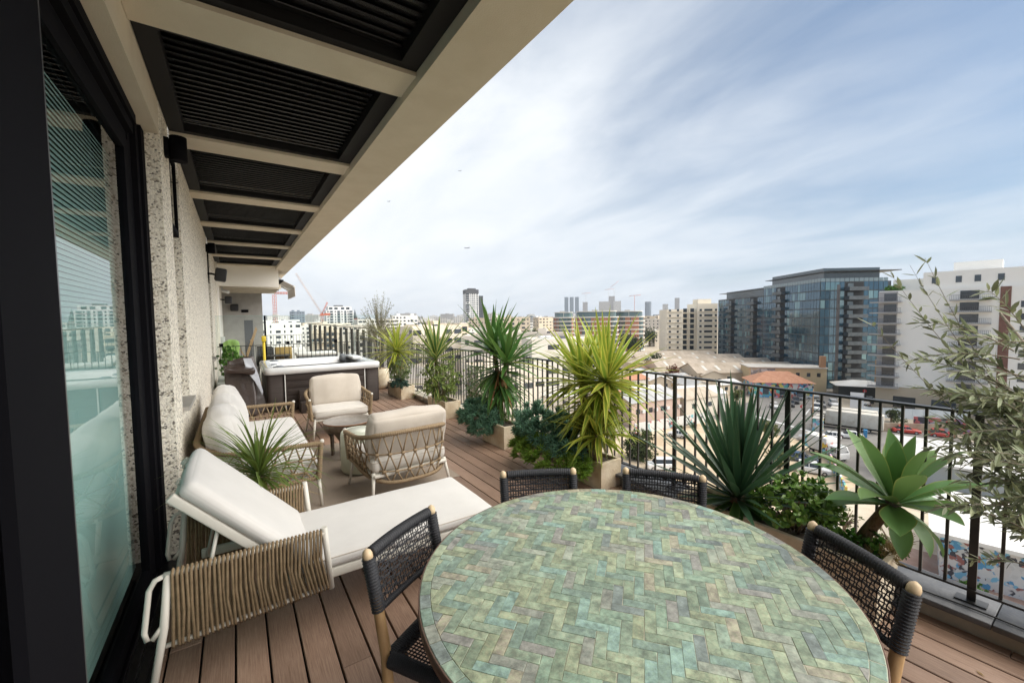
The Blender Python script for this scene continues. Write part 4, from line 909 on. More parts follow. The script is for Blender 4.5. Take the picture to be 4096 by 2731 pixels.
sheet('footpath', [(50,14),(58,16),(60,3),(52,1)], .014, mat('red_path', (.30,.19,.15), .9, (.38,.27,.22), scale=.8))
wl_m = mat('road_white', (.62,.62,.60), .8)
for p in ([(100,38),(101,38),(106,52),(105,52)], [(112,44),(125,47.4),(125,47.7),(112,44.3)], [(128,48.2),(142,51.9),(142,52.2),(128,48.5)]): sheet('road_marking', p, .022, wl_m)
kb = mat('kerb_stone', (.42,.40,.36), .9)
for a, b in (((112,40),(160,52)), ((93,34),(93,52)), ((120,22),(112,40))):
    mb = MB().bar((a[0],a[1],GZ+.06), (b[0],b[1],GZ+.06), .3, .13).build('street_kerb', kb); mb['kind'] = 'structure'
# ---- building helpers
glass_dk = mat('far_window', (.035,.045,.055), .12, spec=.9, rand=.5)
glass_bl = mat('far_window_blue', (.05,.075,.095), .1, spec=.9, rand=.4)
def wallmat(name, c, k=.06): return mat(name, c, .9, tuple(x*(1-k*2.2) for x in c), scale=.12, detail=7, rand=.0, bump=.1, bscale=2)
creams = [wallmat('wall_cream_%s' % n, c) for n, c in (('a',(.78,.70,.58)), ('b',(.80,.75,.66)), ('c',(.74,.63,.48)), ('d',(.82,.79,.74)), ('e',(.70,.64,.56)), ('f',(.84,.82,.78)))]
cname = ['cream', 'ivory', 'tan', 'white', 'greyish', 'bright white']
roof_m = mat('flat_roof', (.46,.43,.38), .95, (.58,.55,.50), scale=.3, detail=6)
conc = mat('concrete', (.40,.38,.35), .9, (.48,.46,.43), scale=.4)
tank_m = mat('tank_white', (.7,.7,.68), .5); solar_m = mat('solar_panel', (.02,.025,.04), .2)
_win = MB().box(-.5,.5,-.06,.05,-.5,.5).mesh('window', glass_dk)
_winb = MB().box(-.5,.5,-.06,.05,-.5,.5).mesh('window', glass_bl)
def winrow(parent, face, W, D, z0, fl, nf, cols, ww, wh, me=_win, skip=0.0, rr_=rnd, name='window'):
    """windows on one local face: 'f' (y=-D/2), 'l' (x=-W/2), 'r' (x=W/2)"""
    for f in range(nf):
        for c in cols:
            if rr_.random() < skip: continue
            z = z0+fl*(f+.55)
            loc = {'f': (c, -D/2, z), 'l': (-W/2, -c, z), 'r': (W/2, c, z), 'b': (-c, D/2, z)}[face]
            rz = {'f': 0, 'l': -math.pi/2, 'r': math.pi/2, 'b': math.pi}[face]
            link(name, me, parent, loc, (0,0,rz), (ww, 1, wh))
def block(lab, loc, rz, W, D, H, wm, nf=None, group=None, win=True, seed=0, name='apartment_block', top='tanks', cat='building', balc=False, me=_win):
    rs = random.Random(seed); t = thing(name, lab, cat, (loc[0],loc[1],GZ), rz, group)
    MB().box(-W/2,W/2,-D/2,D/2,-.5,H).build('wall', wm, t)
    pr = MB(); k = .25
    for a in ((-W/2-.02,W/2+.02,-D/2-.02,-D/2+k), (-W/2-.02,W/2+.02,D/2-k,D/2+.02), (-W/2-.02,-W/2+k,-D/2+k,D/2-k), (W/2-k,W/2+.02,-D/2+k,D/2-k)): pr.box(*a, H, H+.7)
    pr.build('roof_parapet', wm, t)
    nf = nf or max(2, int(H/3.1)); fl = H/nf
    if win:
        for face, L in (('f', W), ('l', D), ('r', D)):
            n = max(2, int(L/3.4)); cols = [-L/2+L*(i+.5)/n for i in range(n)]
            st_ = rs.random(); wh_ = rs.uniform(1.0,1.6)
            for c0 in cols: winrow(t, face, W, D, 0, fl, nf, [c0+rs.uniform(-.5,.5)], rs.choice([.8,1.2,1.8,2.6]) if st_ < .7 else 3.0, wh_*rs.choice([1,1,1.35]), me, rs.choice([.05,.15,.5]), rs)
        if balc:
            for f in range(1, nf): MB().box(-W*.22,W*.22,-D/2-1.2,-D/2-.001,f*fl-.1,f*fl+.9).build('balcony', wm, t)
    if top:
        for _ in range(rs.randint(1,3)):
            x, y = rs.uniform(-W*.35,W*.35), rs.uniform(-D*.3,D*.3); r_ = rs.random()
            if r_ < .45: MB().box(x-1.6,x+1.6,y-1.4,y+1.4,H,H+2.3).build('stair_head', wm, t)
            elif r_ < .75: mb = MB().tube([(x-.8,y,H+1.0),(x+.8,y,H+1.0)], .38, 8); mb.box(x-.7,x+.7,y-.4,y+.4,H,H+.65); mb.build('water_tank', tank_m, t)
            else: MB().obox((x,y,H+.7), (2.4,1.4,.08), Matrix.Rotation(R(35),3,'X')).build('solar_panel', solar_m, t)
    return t
# ---- blue glass block at the right
CA, CB_ = Vector((.604,.797,0)), Vector((.797,-.604,0))
gb = thing('glass_office_block', 'long dark blue glass apartment block with stacked balconies', 'building', (160.7,59.1,GZ), math.atan2(.797,.604))
# local x runs along the long face (towards the left of the picture), local -y is the short face direction
frame_dk = mat('curtain_frame', (.016,.026,.034), .4, spec=.5)
def cwm(name, island):
    m = bpy.data.materials.new(name); m.use_nodes = True; N, L = m.node_tree.nodes, m.node_tree.links; b = N['Principled BSDF']
    rv = N.new('ShaderNodeNewGeometry').outputs['Random Per Island'] if island else N.new('ShaderNodeObjectInfo').outputs['Random']
    cr = N.new('ShaderNodeValToRGB'); cr.color_ramp.interpolation = 'CONSTANT'; e = cr.color_ramp.elements; cols = [(0,(.018,.055,.085)),(.25,(.024,.066,.098)),(.50,(.016,.048,.075)),(.66,(.030,.075,.108)),(.84,(.10,.19,.21)),(.91,(.16,.26,.27)),(.96,(.022,.06,.09))]
    e[0].color = cols[0][1]+(1,); e[1].position = cols[1][0]; e[1].color = cols[1][1]+(1,)
    for p, c in cols[2:]: q = e.new(p); q.color = c+(1,)
    L.new(rv, cr.inputs[0]); L.new(cr.outputs[0], b.inputs['Base Color']); b.inputs['Roughness'].default_value = .06; b.inputs['Specular IOR Level'].default_value = 1.0; b.inputs['IOR'].default_value = 1.62; b.inputs['Specular Tint'].default_value = (.62,.82,1.0,1)
    return m
cw_a, cw_b = cwm('curtain_glass', False), cwm('curtain_glass_field', True)
NB = math.atan2(.797,.604)
HT, HL, FT = 35.4, 32.9, 2.95
MB().box(0,35,-22,-.0,-.5,HT).build('tower_core', frame_dk, gb); MB().box(35.001,82,-20,-1.6,-.5,HL).build('wing_core', frame_dk, gb)
pan = MB().box(-.665,.665,-.04,.05,-1.30,1.30).mesh('glass_panel', cw_a)
npan = 0; rest = MB()
def gpanel(c, rz):
    global npan
    npan += 1
    if npan <= 300: link('glass_panel', pan, gb, c, (0,0,rz))
    else: rest.obox(c, (1.33,.09,2.60), Matrix.Rotation(rz,3,'Z'))
for f in range(12):      # short face, then long face of the tower, then the wing
    for i in range(14):
        if 4.5 < i < 8.5 and 0 < f: continue
        gpanel((0, -.8-i*1.5, f*FT+1.5), math.pi/2)
for f in range(12):
    for i in range(23):
        if 13 <= i < 17: continue
        gpanel((.8+i*1.5, .0, f*FT+1.5), 0)
for f in range(11):
    for i in range(31):
        if 5 <= i < 9 or 19 <= i < 23: continue
        gpanel((35.8+i*1.5, -1.6, f*FT+1.5), 0)
tag(rest.build('glass_panels', cw_b, gb), kind='stuff')
bal_m = mat('balcony_grey', (.055,.068,.078), .4, (.085,.10,.11), scale=1); bal_dk = mat('balcony_shade', (.012,.014,.017), .7)
def bal_mesh(L, d=1.5): mb = MB(); mb.box(-L/2,L/2,0,d,-.15,.05); mb.box(-L/2,L/2,d-.06,d,.05,1.05); mb.box(-L/2,-L/2+.05,0,d-.06,.05,1.05); mb.box(L/2-.05,L/2,0,d-.06,.05,1.05); return mb.mesh('balcony', bal_m)
b6 = bal_mesh(6.0); b6s = bal_mesh(6.0, 2.2)
for f in range(1, 12):
    link('balcony', b6, gb, (22.5, .06, f*FT), (0,0,0)); link('balcony', b6s, gb, (-.06, -10.6, f*FT), (0,0,math.pi/2))
    if f < 11: link('balcony', b6, gb, (45.8, -1.5, f*FT)); link('balcony', b6, gb, (66.8, -1.5, f*FT))
for nm, b in (('shade_sheet', (19.6,25.4,-.02,.03,0,HT-.3)), ('shade_sheet', (43,48.6,-1.62,-1.55,0,HL-.3)), ('shade_sheet', (64,69.6,-1.62,-1.55,0,HL-.3)), ('shade_sheet', (-.03,.02,-13.4,-7.7,2.6,HT-.3))): MB().box(*b).build(nm, bal_dk, gb)  # flat sheets, coloured near black for the shade of balcony recesses
slw = MB().box(-.9,.9,-.05,.06,-1.1,1.0).mesh('balcony_door', mat('balcony_glass', (.10,.13,.14), .1, spec=.9, rand=.5))
for f in range(1, 12):
    link('balcony_door', slw, gb, (23.6, .08, f*FT+1.3)); link('balcony_door', slw, gb, (-.08, -9.4, f*FT+1.3), (0,0,math.pi/2))
    if f < 11: link('balcony_door', slw, gb, (46.9, -1.5, f*FT+1.3)); link('balcony_door', slw, gb, (67.9, -1.5, f*FT+1.3))
MB().box(2.2,33,-20,-2.4,HT,HT+4.6).build('penthouse', mat('penthouse_glass', (.06,.085,.10), .1, spec=.9), gb); MB().box(38,78,-17,-4,HL,HL+3.6).build('penthouse', MATS['penthouse_glass'], gb)
MB().box(-2,36,-23.5,-1.2,HT+3.2,HT+3.42).build('canopy', frame_dk, gb); MB().box(38,84.5,-18,-3,HL+3.0,HL+3.2).build('canopy', frame_dk, gb)
gbal = mat('glass_balustrade', (.20,.26,.28), .15, spec=.8)
for i in range(23): MB().box(.1+i*1.52,1.45+i*1.52,-.08,-.02,HT,HT+1.1).build('balustrade_pane', gbal, gb)
for i in range(14): MB().box(.02,.08,-1.5-i*1.5,-.15-i*1.5,HT,HT+1.1).build('balustrade_pane', gbal, gb)
MB().box(-.10,.0,-6.2,-5.2,0,HT-1).build('grey_strip', mat('grey_cladding', (.07,.065,.068), .5), gb)
# ---- white block at the far right
wb = thing('white_apartment_block', 'white apartment block with grey balconies beyond the olive tree', 'building', (152.5,25,GZ), R(-84))
wm = wallmat('white_render', (.90,.88,.83), .02); WW, WD = 29, 22     # local x runs along -Y (to the right), local -y faces the camera
st_m = wallmat('stone_base', (.52,.44,.33)); dgr = mat('dark_grey_render', (.42,.41,.41), .8)
MB().box(-WW/2,WW/2,-WD/2,WD/2,6,30.5).build('wall', wm, wb); MB().box(-WW/2-.1,WW/2+.1,-WD/2-.1,WD/2,-.5,5.998).build('stone_base', st_m, wb)
MB().box(-WW/2+8,WW/2,-WD/2+.8,WD/2,30.5,34.6).build('upper_floor', wm, wb); MB().box(-WW/2+2,-WW/2+7.9,-WD/2+4,WD/2,30.5,33.4).build('roof_room', wm, wb); MB().box(-2,6,-2,5,34.6,37.2).build('stair_head', wm, wb)
for x in (-WW/2+.2,): MB().box(x-.3,x+3.4,-WD/2-.12,-WD/2-.001,6,30.3).build('grey_bay', dgr, wb)
MB().box(6.0,7.6,-WD/2-.10,-WD/2-.001,6,30.4).build('brown_strip', mat('brown_tile', (.16,.075,.055), .8, (.22,.11,.08), scale=1), wb)
wbm = mat('white_block_slab', (.36,.35,.34), .7); gl2 = mat('balcony_rail_pane', (.40,.44,.44), .3)
def bal2(L, d): mb = MB(); mb.box(-L/2,L/2,-d,0,-.32,.0); return mb.mesh('balcony_slab', wbm)
def ral2(L, d):
    mb = MB(); n = int(L/.28)
    for i in range(n+1): x = -L/2+.04+(L-.08)*i/n; mb.box(x-.02,x+.02,-d+.02,-d+.06,0,1.0)
    mb.box(-L/2,L/2,-d+.015,-d+.065,1.0,1.06); return mb.mesh('balcony_rail', mat('rail_grey', (.10,.10,.11), .5))
s1_, s2_, r1_, r2_ = bal2(6.0,2.0), bal2(6.6,1.6), ral2(6.0,2.0), ral2(6.6,1.6)
bw = MB().box(-1.2,1.2,-.06,.05,-1.05,.85).mesh('balcony_window', mat('balcony_window_glass', (.045,.05,.055), .15, spec=.8, rand=.5))
for f in range(9):
    z = 6.0+f*2.72
    link('balcony_slab', s1_, wb, (-WW/2+1.5,-WD/2-.13,z)); link('balcony_rail', r1_, wb, (-WW/2+1.5,-WD/2-.13,z)); link('balcony_window', bw, wb, (-WW/2+2.2,-WD/2-.14,z+1.2))
    link('balcony_slab', s2_, wb, (1.6,-WD/2,z)); link('balcony_rail', r2_, wb, (1.6,-WD/2,z)); link('balcony_window', bw, wb, (1.4,-WD/2-.02,z+1.2), None, (1.25,1,1))
    for x in (9.6, 12.6):
        if f < 8: link('window', _win, wb, (x,-WD/2,z+1.4), None, (1.2,1,1.4))
for x in (-4.5,-.5,2.5,6.0,10.5): link('window', _win, wb, (x,-WD/2+.8,32.6), None, (1.0,1,1.5))
for x in (-9,-2,5,10): link('shop_window', _win, wb, (x,-WD/2-.1,2.2), None, (4.2,1,2.8))
for x, y in ((-12,-8), (-11,-9.5), (-13.2,-6)): mb = MB(); shrub_leaves(mb, (x,y,31.2), (1.1,1.1,.8), 30, 8, .5, .3, rnd); tag(mb.build('roof_shrub', lf_hedge, wb), kind='stuff')
# ---- cream block left of the glass block
cbk = thing('cream_apartment_block', 'cream apartment block with long window ledges left of the glass block', 'building', (216,145,GZ), math.atan2(-.64,.77))
cm = wallmat('cream_render', (.88,.80,.66), .03); 
for x0, x1, d0, H_ in ((-13,-4.5,0,28.5), (-4.5,3.0,1.6,28.5), (3.0,13.5,-.8,31.5)): MB().box(x0,x1-.01,-9+d0,9,-.5,H_).build('wall', cm, cbk)
MB().box(4,11,-7,2,31.5,34).build('roof_room', cm, cbk)
for f in range(1, 10):
    z = f*2.95
    for x0, x1, y in ((-13.8,-5,-9), (3.6,13.8,-9.8)): MB().box(x0,x1,y-.55,y-.002,z+.55,z+.75).build('window_ledge', cm, cbk)
    for x in (-11.5,-7.2): link('window', _win, cbk, (x,-9,z+1.4), None, (1.1,1,1.1))
    for x, w_ in ((4.6,1.2),(8.6,4.2),(12.6,1.1)): link('window', _win, cbk, (x,-9.8,z+1.4), None, (w_,1,1.1))
    MB().box(-4.4,2.9,-8.6,-7.402,z-.12,z+.05).build('balcony_slab', cm, cbk)
    for x in (-3,.8): link('balcony_window', _win, cbk, (x,-7.4,z+1.3), None, (2.0,1,2.1))
    MB().box(-1.1,-.8,-8.5,-7.41,z+.05,z+2.8).build('balcony_fin', cm, cbk)
# ---- three rounded brick blocks
brick_m = mat('red_brick', (.38,.18,.115), .9, (.44,.22,.15), scale=.6, rand=0); slab_w = wallmat('slab_white', (.78,.75,.68)); tealg = mat('teal_glass', (.09,.135,.14), .08, spec=.9, rand=.35)
_tw = MB().box(-.5,.5,-.06,.08,-.5,.5).mesh('window', tealg)
def rounded(W, D, n=28, p=3.0): return [(math.copysign(abs(math.cos(a))**(2/p), math.cos(a))*W/2, math.copysign(abs(math.sin(a))**(2/p), math.sin(a))*D/2) for a in [2*math.pi*i/n for i in range(n)]]
for lab, sx, W_, nf_ in (('left of the three rounded brick blocks with white floor bands', 2255, 17, 8), ('widest rounded brick block, in the middle of the three', 2385, 30, 9), ('right of the three rounded brick blocks, nearest the cream block', 2515, 22, 9)):
    dv = cam.matrix_world.to_3x3() @ Vector(((sx/4-512)/417.4, 0, -1)); dv.z = 0; dv.normalize(); p = dv*(330 if W_ == 17 else 296 if W_ == 30 else 318)
    t = thing('rounded_brick_block', lab, 'building', (p.x,p.y,GZ), math.atan2(dv.y,dv.x)-math.pi/2, 'rounded brick blocks'); Dp = 18; FH = 3.0 if W_ != 17 else 3.0
    base_h = 24.8-nf_*FH
    MB().prism(rounded(W_-.8, Dp-.8), -.5, base_h+nf_*FH-.01).build('brick_wall', brick_m, t)
    for f in range(nf_+1): MB().prism(rounded(W_+.4, Dp+.4), base_h+f*FH-.40, base_h+f*FH+.30).build('floor_band', slab_w, t)
    poly = rounded(W_-.7, Dp-.7, 56)
    for f in range(nf_):
        for i in range(30, 55):
            q0, q1 = Vector(poly[i]+(0,)), Vector(poly[(i+1) % 56]+(0,)); mid = (q0+q1)/2; L_ = (q1-q0).length
            on = (i % 11 in (4,5,6,7)) if W_ > 18 else (38 < i < 47)
            if on or (i % 5 == 2): link('window', _tw, t, (mid.x,mid.y,base_h+f*FH+1.35), (0,0,math.atan2((q1-q0).y,(q1-q0).x)), (L_*.98 if on else .7,1,2.3))
    MB().prism(rounded(W_-3, Dp-3), base_h+nf_*FH, base_h+nf_*FH+3.6).build('glass_penthouse', tealg, t); MB().prism(rounded(W_-2, Dp-2), base_h+nf_*FH+3.6, base_h+nf_*FH+4.1).build('roof_slab', slab_w, t)
    for i in range(5): a = math.pi*(1.15+.7*i/4); MB().box((W_/2-1.4)*math.cos(a)-.1,(W_/2-1.4)*math.cos(a)+.1,(Dp/2-1.4)*math.sin(a)-.1,(Dp/2-1.4)*math.sin(a)+.1,base_h+nf_*FH,base_h+nf_*FH+3.6).build('penthouse_post', slab_w, t)
    MB().box(-3,1,-2,2,base_h+nf_*FH+4.1,base_h+nf_*FH+5.0).build('roof_plant', conc, t)
# ---------------------------------------------------------------- streets, houses, skyline, vehicles
def azp(az, d): return (math.sin(R(az))*d, math.cos(R(az))*d)
ordn = lambda n: {1:'first',2:'second',3:'third'}.get(n, '%d%s' % (n, 'th' if 10 <= n % 100 <= 20 else {1:'st',2:'nd',3:'rd'}.get(n % 10, 'th')))
nums = ['two','two','two','three','four','five','six','seven','eight','nine','ten']
rt = random.Random(99)
rings = [(112,31,43,'nearest'), (150,22,44.5,'second'), (195,15,37.5,'third'), (245,9,37,'fourth'), (375,2.5,54,'fifth'), (460,2,54,'sixth'), (580,1.5,54,'seventh'), (740,1,56,'eighth')]
for d, a0, a1, rn in rings:
    az = a0+rt.uniform(0,1.5); k = 0
    while az < a1:
        W = rt.uniform(13,24)*(1 if d < 300 else 1.5); Dp = rt.uniform(11,17); H = rt.choice([9.3,12.4,12.4,15.5,15.5,18.6]) if d < 300 else rt.choice([12.4,15.5,18.6,18.6,21.7,24.8,24.8])
        if 3 < az < 34 and 150 <= d < 300: H += 3.1
        if d == 375 and 36 < az < 49: H = 9.3
        dd = d*rt.uniform(.94,1.07); p = azp(az, dd); ci = rt.randrange(len(creams)); nf = int(H/3.1+.01); k += 1
        block('%s %s-storey flat-roofed block, %s from the left in the %s row of houses' % (cname[ci], nums[min(nf,10)], ordn(k), rn), p, R(-az)+R(rt.choice([-22,-8,18,30])), W, Dp, H, creams[ci], nf, 'town houses in the %s row' % rn, True, rt.randrange(9999), top='t', balc=(d < 300 and rt.random() < .4), me=_win if rt.random() < .75 else _winb)
        az += math.degrees((W*1.02+rt.uniform(1,6))/d)
# far skyline: windows too small to tell apart
def farmat(name, wall, glass, sx, sz):
    m = bpy.data.materials.new(name); m.use_nodes = True; N, L = m.node_tree.nodes, m.node_tree.links; b = N['Principled BSDF']; b.inputs['Roughness'].default_value = .7
    tc = N.new('ShaderNodeTexCoord'); sp = N.new('ShaderNodeSeparateXYZ'); L.new(tc.outputs['Object'], sp.inputs[0])
    def fr(v, s, th):
        a = N.new('ShaderNodeMath'); a.operation = 'MULTIPLY'; a.inputs[1].default_value = s; L.new(v, a.inputs[0]); f = N.new('ShaderNodeMath'); f.operation = 'FRACT'; L.new(a.outputs[0], f.inputs[0])
        g = N.new('ShaderNodeMath'); g.operation = 'GREATER_THAN'; g.inputs[1].default_value = th; L.new(f.outputs[0], g.inputs[0]); return g.outputs[0]
    ad = N.new('ShaderNodeMath'); ad.operation = 'ADD'; L.new(sp.outputs[0], ad.inputs[0]); L.new(sp.outputs[1], ad.inputs[1])
    ml = N.new('ShaderNodeMath'); ml.operation = 'MULTIPLY'; L.new(fr(ad.outputs[0], sx, .45), ml.inputs[0]); L.new(fr(sp.outputs[2], sz, .45), ml.inputs[1])
    mx = N.new('ShaderNodeMix'); mx.data_type = 'RGBA'; mx.inputs['A'].default_value = wall+(1,); mx.inputs['B'].default_value = glass+(1,); L.new(ml.outputs[0], mx.inputs['Factor']); L.new(mx.outputs['Result'], b.inputs['Base Color']); return m
fms = [farmat('far_wall_a', (.52,.50,.46), (.14,.15,.17), .25, .32), farmat('far_wall_b', (.42,.40,.38), (.12,.13,.15), .2, .3), farmat('far_wall_c', (.20,.24,.28), (.10,.13,.17), .3, .3), farmat('far_wall_d', (.62,.60,.56), (.2,.22,.24), .22, .33)]
fname = ['pale', 'grey', 'blue-grey glass', 'white']
for d, a0, a1, n, rn in ((1000,0,57,30,'first'), (1450,0,57,34,'second'), (2100,0,57,34,'third'), (3000,2,57,30,'last')):
    for k in range(n):
        az = a0+(a1-a0)*(k+rt.uniform(.2,.8))/n; H = rt.choice([18,22,24,26,28,32]) if rt.random() < .86 else rt.uniform(36,52)*(d/2100)**.5; W = rt.uniform(22,60)*(d/1400)**.6; p = azp(az, d*rt.uniform(.93,1.07)); ci = rt.randrange(4)
        tag(MB().box(-W/2,W/2,-W*.25,W*.25,-1,H).box(-W*.15,W*.12,-W*.1,W*.1,H,H+3).build('distant_building', fms[ci], None, (p[0],p[1],GZ), (0,0,R(-az)+R(rt.uniform(-30,30)))), '%s distant block, %s from the left in the %s band of the far skyline' % (fname[ci], ordn(k+1), rn), 'building', 'far skyline')
for i, (az, H, W, ci, lab) in enumerate(((40.9,150,24,2,'left of three slim grey towers on the far skyline'), (41.6,150,24,2,'middle of three slim grey towers on the far skyline'), (42.3,150,24,2,'right of three slim grey towers on the far skyline'), (43.4,118,30,1,'lone grey tower beside the three slim towers on the skyline'), (45.9,118,62,0,'broad pale tower block under the far cranes'), (46.9,150,34,1,'tallest grey tower under the far cranes'), (47.6,120,44,3,'pale tower right of the far cranes'), (51.5,112,36,2,'dark round tower on the skyline left of the cream block'), (53.6,96,30,0,'small pale tower close left of the cream block'), (55.0,130,26,1,'slim tower peeping out left of the cream block'))):
    p = azp(az, 2600); mb = MB()
    if 'round' in lab: mb.prism(rounded(W,W), -1, H)
    else: mb.box(-W/2,W/2,-W/3,W/3,-1,H)
    tag(mb.build('far_tower', fms[ci], None, (p[0],p[1],GZ), (0,0,R(-az))), lab, 'tower', 'far towers')
# black and white tower
p = azp(28.2, 620); t = thing('striped_tower', 'tall black and white tower rising above the rooftops', 'tower', (p[0],p[1],GZ), R(-28.2+14))
bw_w, bw_k = wallmat('tower_white', (.76,.76,.75)), mat('tower_black', (.075,.078,.085), .6)
MB().box(-13,6,-9,9,-1,66).build('main_shaft', bw_w, t); MB().box(6.01,13,-8,9,-1,58).build('side_shaft', bw_k, t)
MB().box(-13.2,6.2,-9.2,9.2,61,67).build('black_crown', bw_k, t); MB().box(-8,3,-5,5,67,69).build('roof_plant', bw_k, t)
for f in range(19):
    z = 3+f*3.1
    if f % 2 == 0: MB().box(-13.1,6.1,-9.15,-9.001,z-.4,z).build('white_band', bw_w, t)
    MB().box(-13.2,-7.8,-9.12,-9.01,z,z+2.6).build('black_bay', bw_k, t) if f % 5 < 4 else None
    for x, w_ in ((-10.4,3.2),(-5.5,1.2),(-2.6,1.6),(.2,1.2),(3.8,2.0)): link('window', _win, t, (x,-9.13,z+1.4), None, (w_,1,2.0))
    if z < 56:
        for x in (8,11): link('window', _win, t, (x,-8,z+1.4), None, (1.6,1,1.9))
# white tower by the crane
p = azp(11.0, 520); t = thing('white_tower', 'white residential tower with dark balcony strips beside the crane', 'tower', (p[0],p[1],GZ), R(-11)+R(8))
MB().box(-14.5,14.5,-9,9,-1,36).build('shaft', bw_w, t); MB().prism([(-12.5,-8),(12.5,-8),(12.5,8),(-12.5,8)], 36, 40.5).build('crown', bw_w, t); MB().box(-5,4,-4,4,40.5,42).build('roof_plant', bw_k, t)
for x, w_ in ((-9,3.6),(-1.5,3.2),(5.5,2.4),(11.5,4.0)): MB().box(x-w_/2,x+w_/2,-9.12,-9.001,0,35.6).build('balcony_strip', mat('strip_grey', (.22,.25,.26), .5), t)
for f in range(12):
    for x, w_ in ((-12.6,1.4),(-9,2.2),(-5,1.2),(-1.5,2.0),(2,1.2),(5.5,1.4),(8.4,1.1),(11.5,2.6)): link('window', _win, t, (x,-9.13,1.6+f*3), None, (w_,1,1.6))
    for x, w_ in ((-9,4.0),(11.5,4.6)): MB().box(x-w_/2,x+w_/2,-10.2,-9.14,f*3-.15,f*3+.5).build('balcony', bw_w, t)
for x in (-9.5,-4,3,8.5): link('window', _win, t, (x,-8,38.2), None, (3.6,1,2.4))
for az, d, W, H, ci, lab in ((4.0,300,26,22,3,'white building behind the neighbour terrace under the left crane'), (6.3,640,17,36,2,'slim blue-grey slab tower between the two cranes'), (13.6,330,34,19.5,1,'low grey office block with long window bands right of the white tower'), (19.0,420,24,27,3,'white block right of the far olive tree'), (33.2,330,30,24,0,'tan civic building with a dark roof edge behind the tall yucca'), (8.2,380,30,19,3,'white building with rooftop panels left of the crane')):
    p = azp(az, d); block(lab, p, R(-az)+R(6), W, 14, H+1, [creams[2], creams[3], fms[2], creams[5]][ci] if ci != 1 else creams[4], None, None, True, int(az*10))
for az, H in ((12.9,34),):
    p = azp(az, 620); t = thing('church_spire', 'thin red church spire on the skyline', 'spire', (p[0],p[1],GZ)); rb = mat('church_red', (.34,.12,.08), .9)
    MB().box(-2.6,2.6,-2.6,2.6,-1,27).build('tower', rb, t); MB().lathe([(3.0,27),(.1,40)], 8).build('steeple', mat('steeple_grey', (.10,.12,.13), .7), t); MB().box(-1,1,-2.75,-2.6,18,22).build('louvre', bw_k, t)
# cranes
cr_o, cr_w = mat('crane_orange', (.55,.24,.06), .6), mat('crane_red', (.48,.12,.06), .6); cr_p = mat('crane_pale', (.55,.47,.44), .6)
def truss(a, b, w, n, m, parent, name, r_=.12):
    a, b = Vector(a), Vector(b); d = (b-a).normalized(); s = d.orthogonal().normalized(); u = d.cross(s); mb = MB(); cs = [(s+u)*w/2, (s-u)*w/2, (-s-u)*w/2, (u-s)*w/2]
    for c in cs: mb.tube([a+c, b+c], r_, 4)
    for i in range(n):
        p0, p1 = a+(b-a)*(i/n), a+(b-a)*((i+1)/n)
        for k in range(4): mb.tube([p0+cs[k], p1+cs[(k+1)%4]], r_*.7, 3, caps=False)
    tag(mb.build(name, m, parent), kind='stuff')
p = azp(9.05, 430); t = thing('luffing_crane', 'red and white luffing crane with its jib raised to the left', 'crane', (p[0],p[1],GZ), R(-9))
truss((0,0,0), (0,0,24), 1.7, 12, cr_o, t, 'mast'); truss((0,0,24), (0,0,30), 1.6, 4, cr_w, t, 'mast_top'); MB().box(-1.6,1.6,-1.4,1.4,29,31.2).build('slewing_unit', cr_w, t); MB().box(-2.9,-1.7,-1,.6,28.4,30.6).build('cab', cr_p, t)
truss((0,0,31), (-20.5,-1,68), 1.1, 26, cr_p, t, 'jib', .10); truss((0,0,31), (5.0,0,42), .8, 7, cr_w, t, 'a_frame', .10); MB().box(1.7,7.0,-1.2,1.2,29.6,31.6).build('counter_jib', cr_w, t); MB().box(5.2,7.4,-1.3,1.3,28.0,29.6).build('counterweight', conc, t)
MB().tube([(5,0,42),(-20.5,-1,68)], .05, 4).build('luffing_cable', conc, t); MB().tube([(5,0,42),(6.5,0,31)], .06, 4).build('back_stay', conc, t)
p = azp(3.95, 330); t = thing('tower_crane', 'orange tower crane mast under the neighbouring awning', 'crane', (p[0],p[1],GZ), R(-4))
truss((0,0,0), (0,0,24), 1.7, 12, cr_o, t, 'mast'); truss((0,0,24), (0,0,43), 1.6, 9, cr_w, t, 'mast_top'); MB().box(-1.5,1.5,-1.5,1.5,27.5,29.6).build('slewing_unit', conc, t); truss((0,0,44), (10,0,44), 1.0, 6, cr_w, t, 'jib')
for az, d, H in ((43.5,2600,170), (46.5,2600,190), (47.2,2650,205), (49.8,2000,120)):
    p = azp(az, d); t = thing('far_crane', {43.5:'far crane right of the three slim towers', 46.5:'far crane left of the tallest far tower', 47.2:'highest far crane with an upright jib', 49.8:'low red far crane above the right brick block'}[az], 'crane', (p[0],p[1],GZ), 0, 'far cranes')
    MB().tube([(0,0,0),(0,0,H)], 1.2, 4).build('mast', cr_w if az > 49 else conc, t); MB().tube([(-20,14,H),(24,-16,H+(40 if az == 47.2 else 4))], .9, 4).build('jib', cr_w, t)
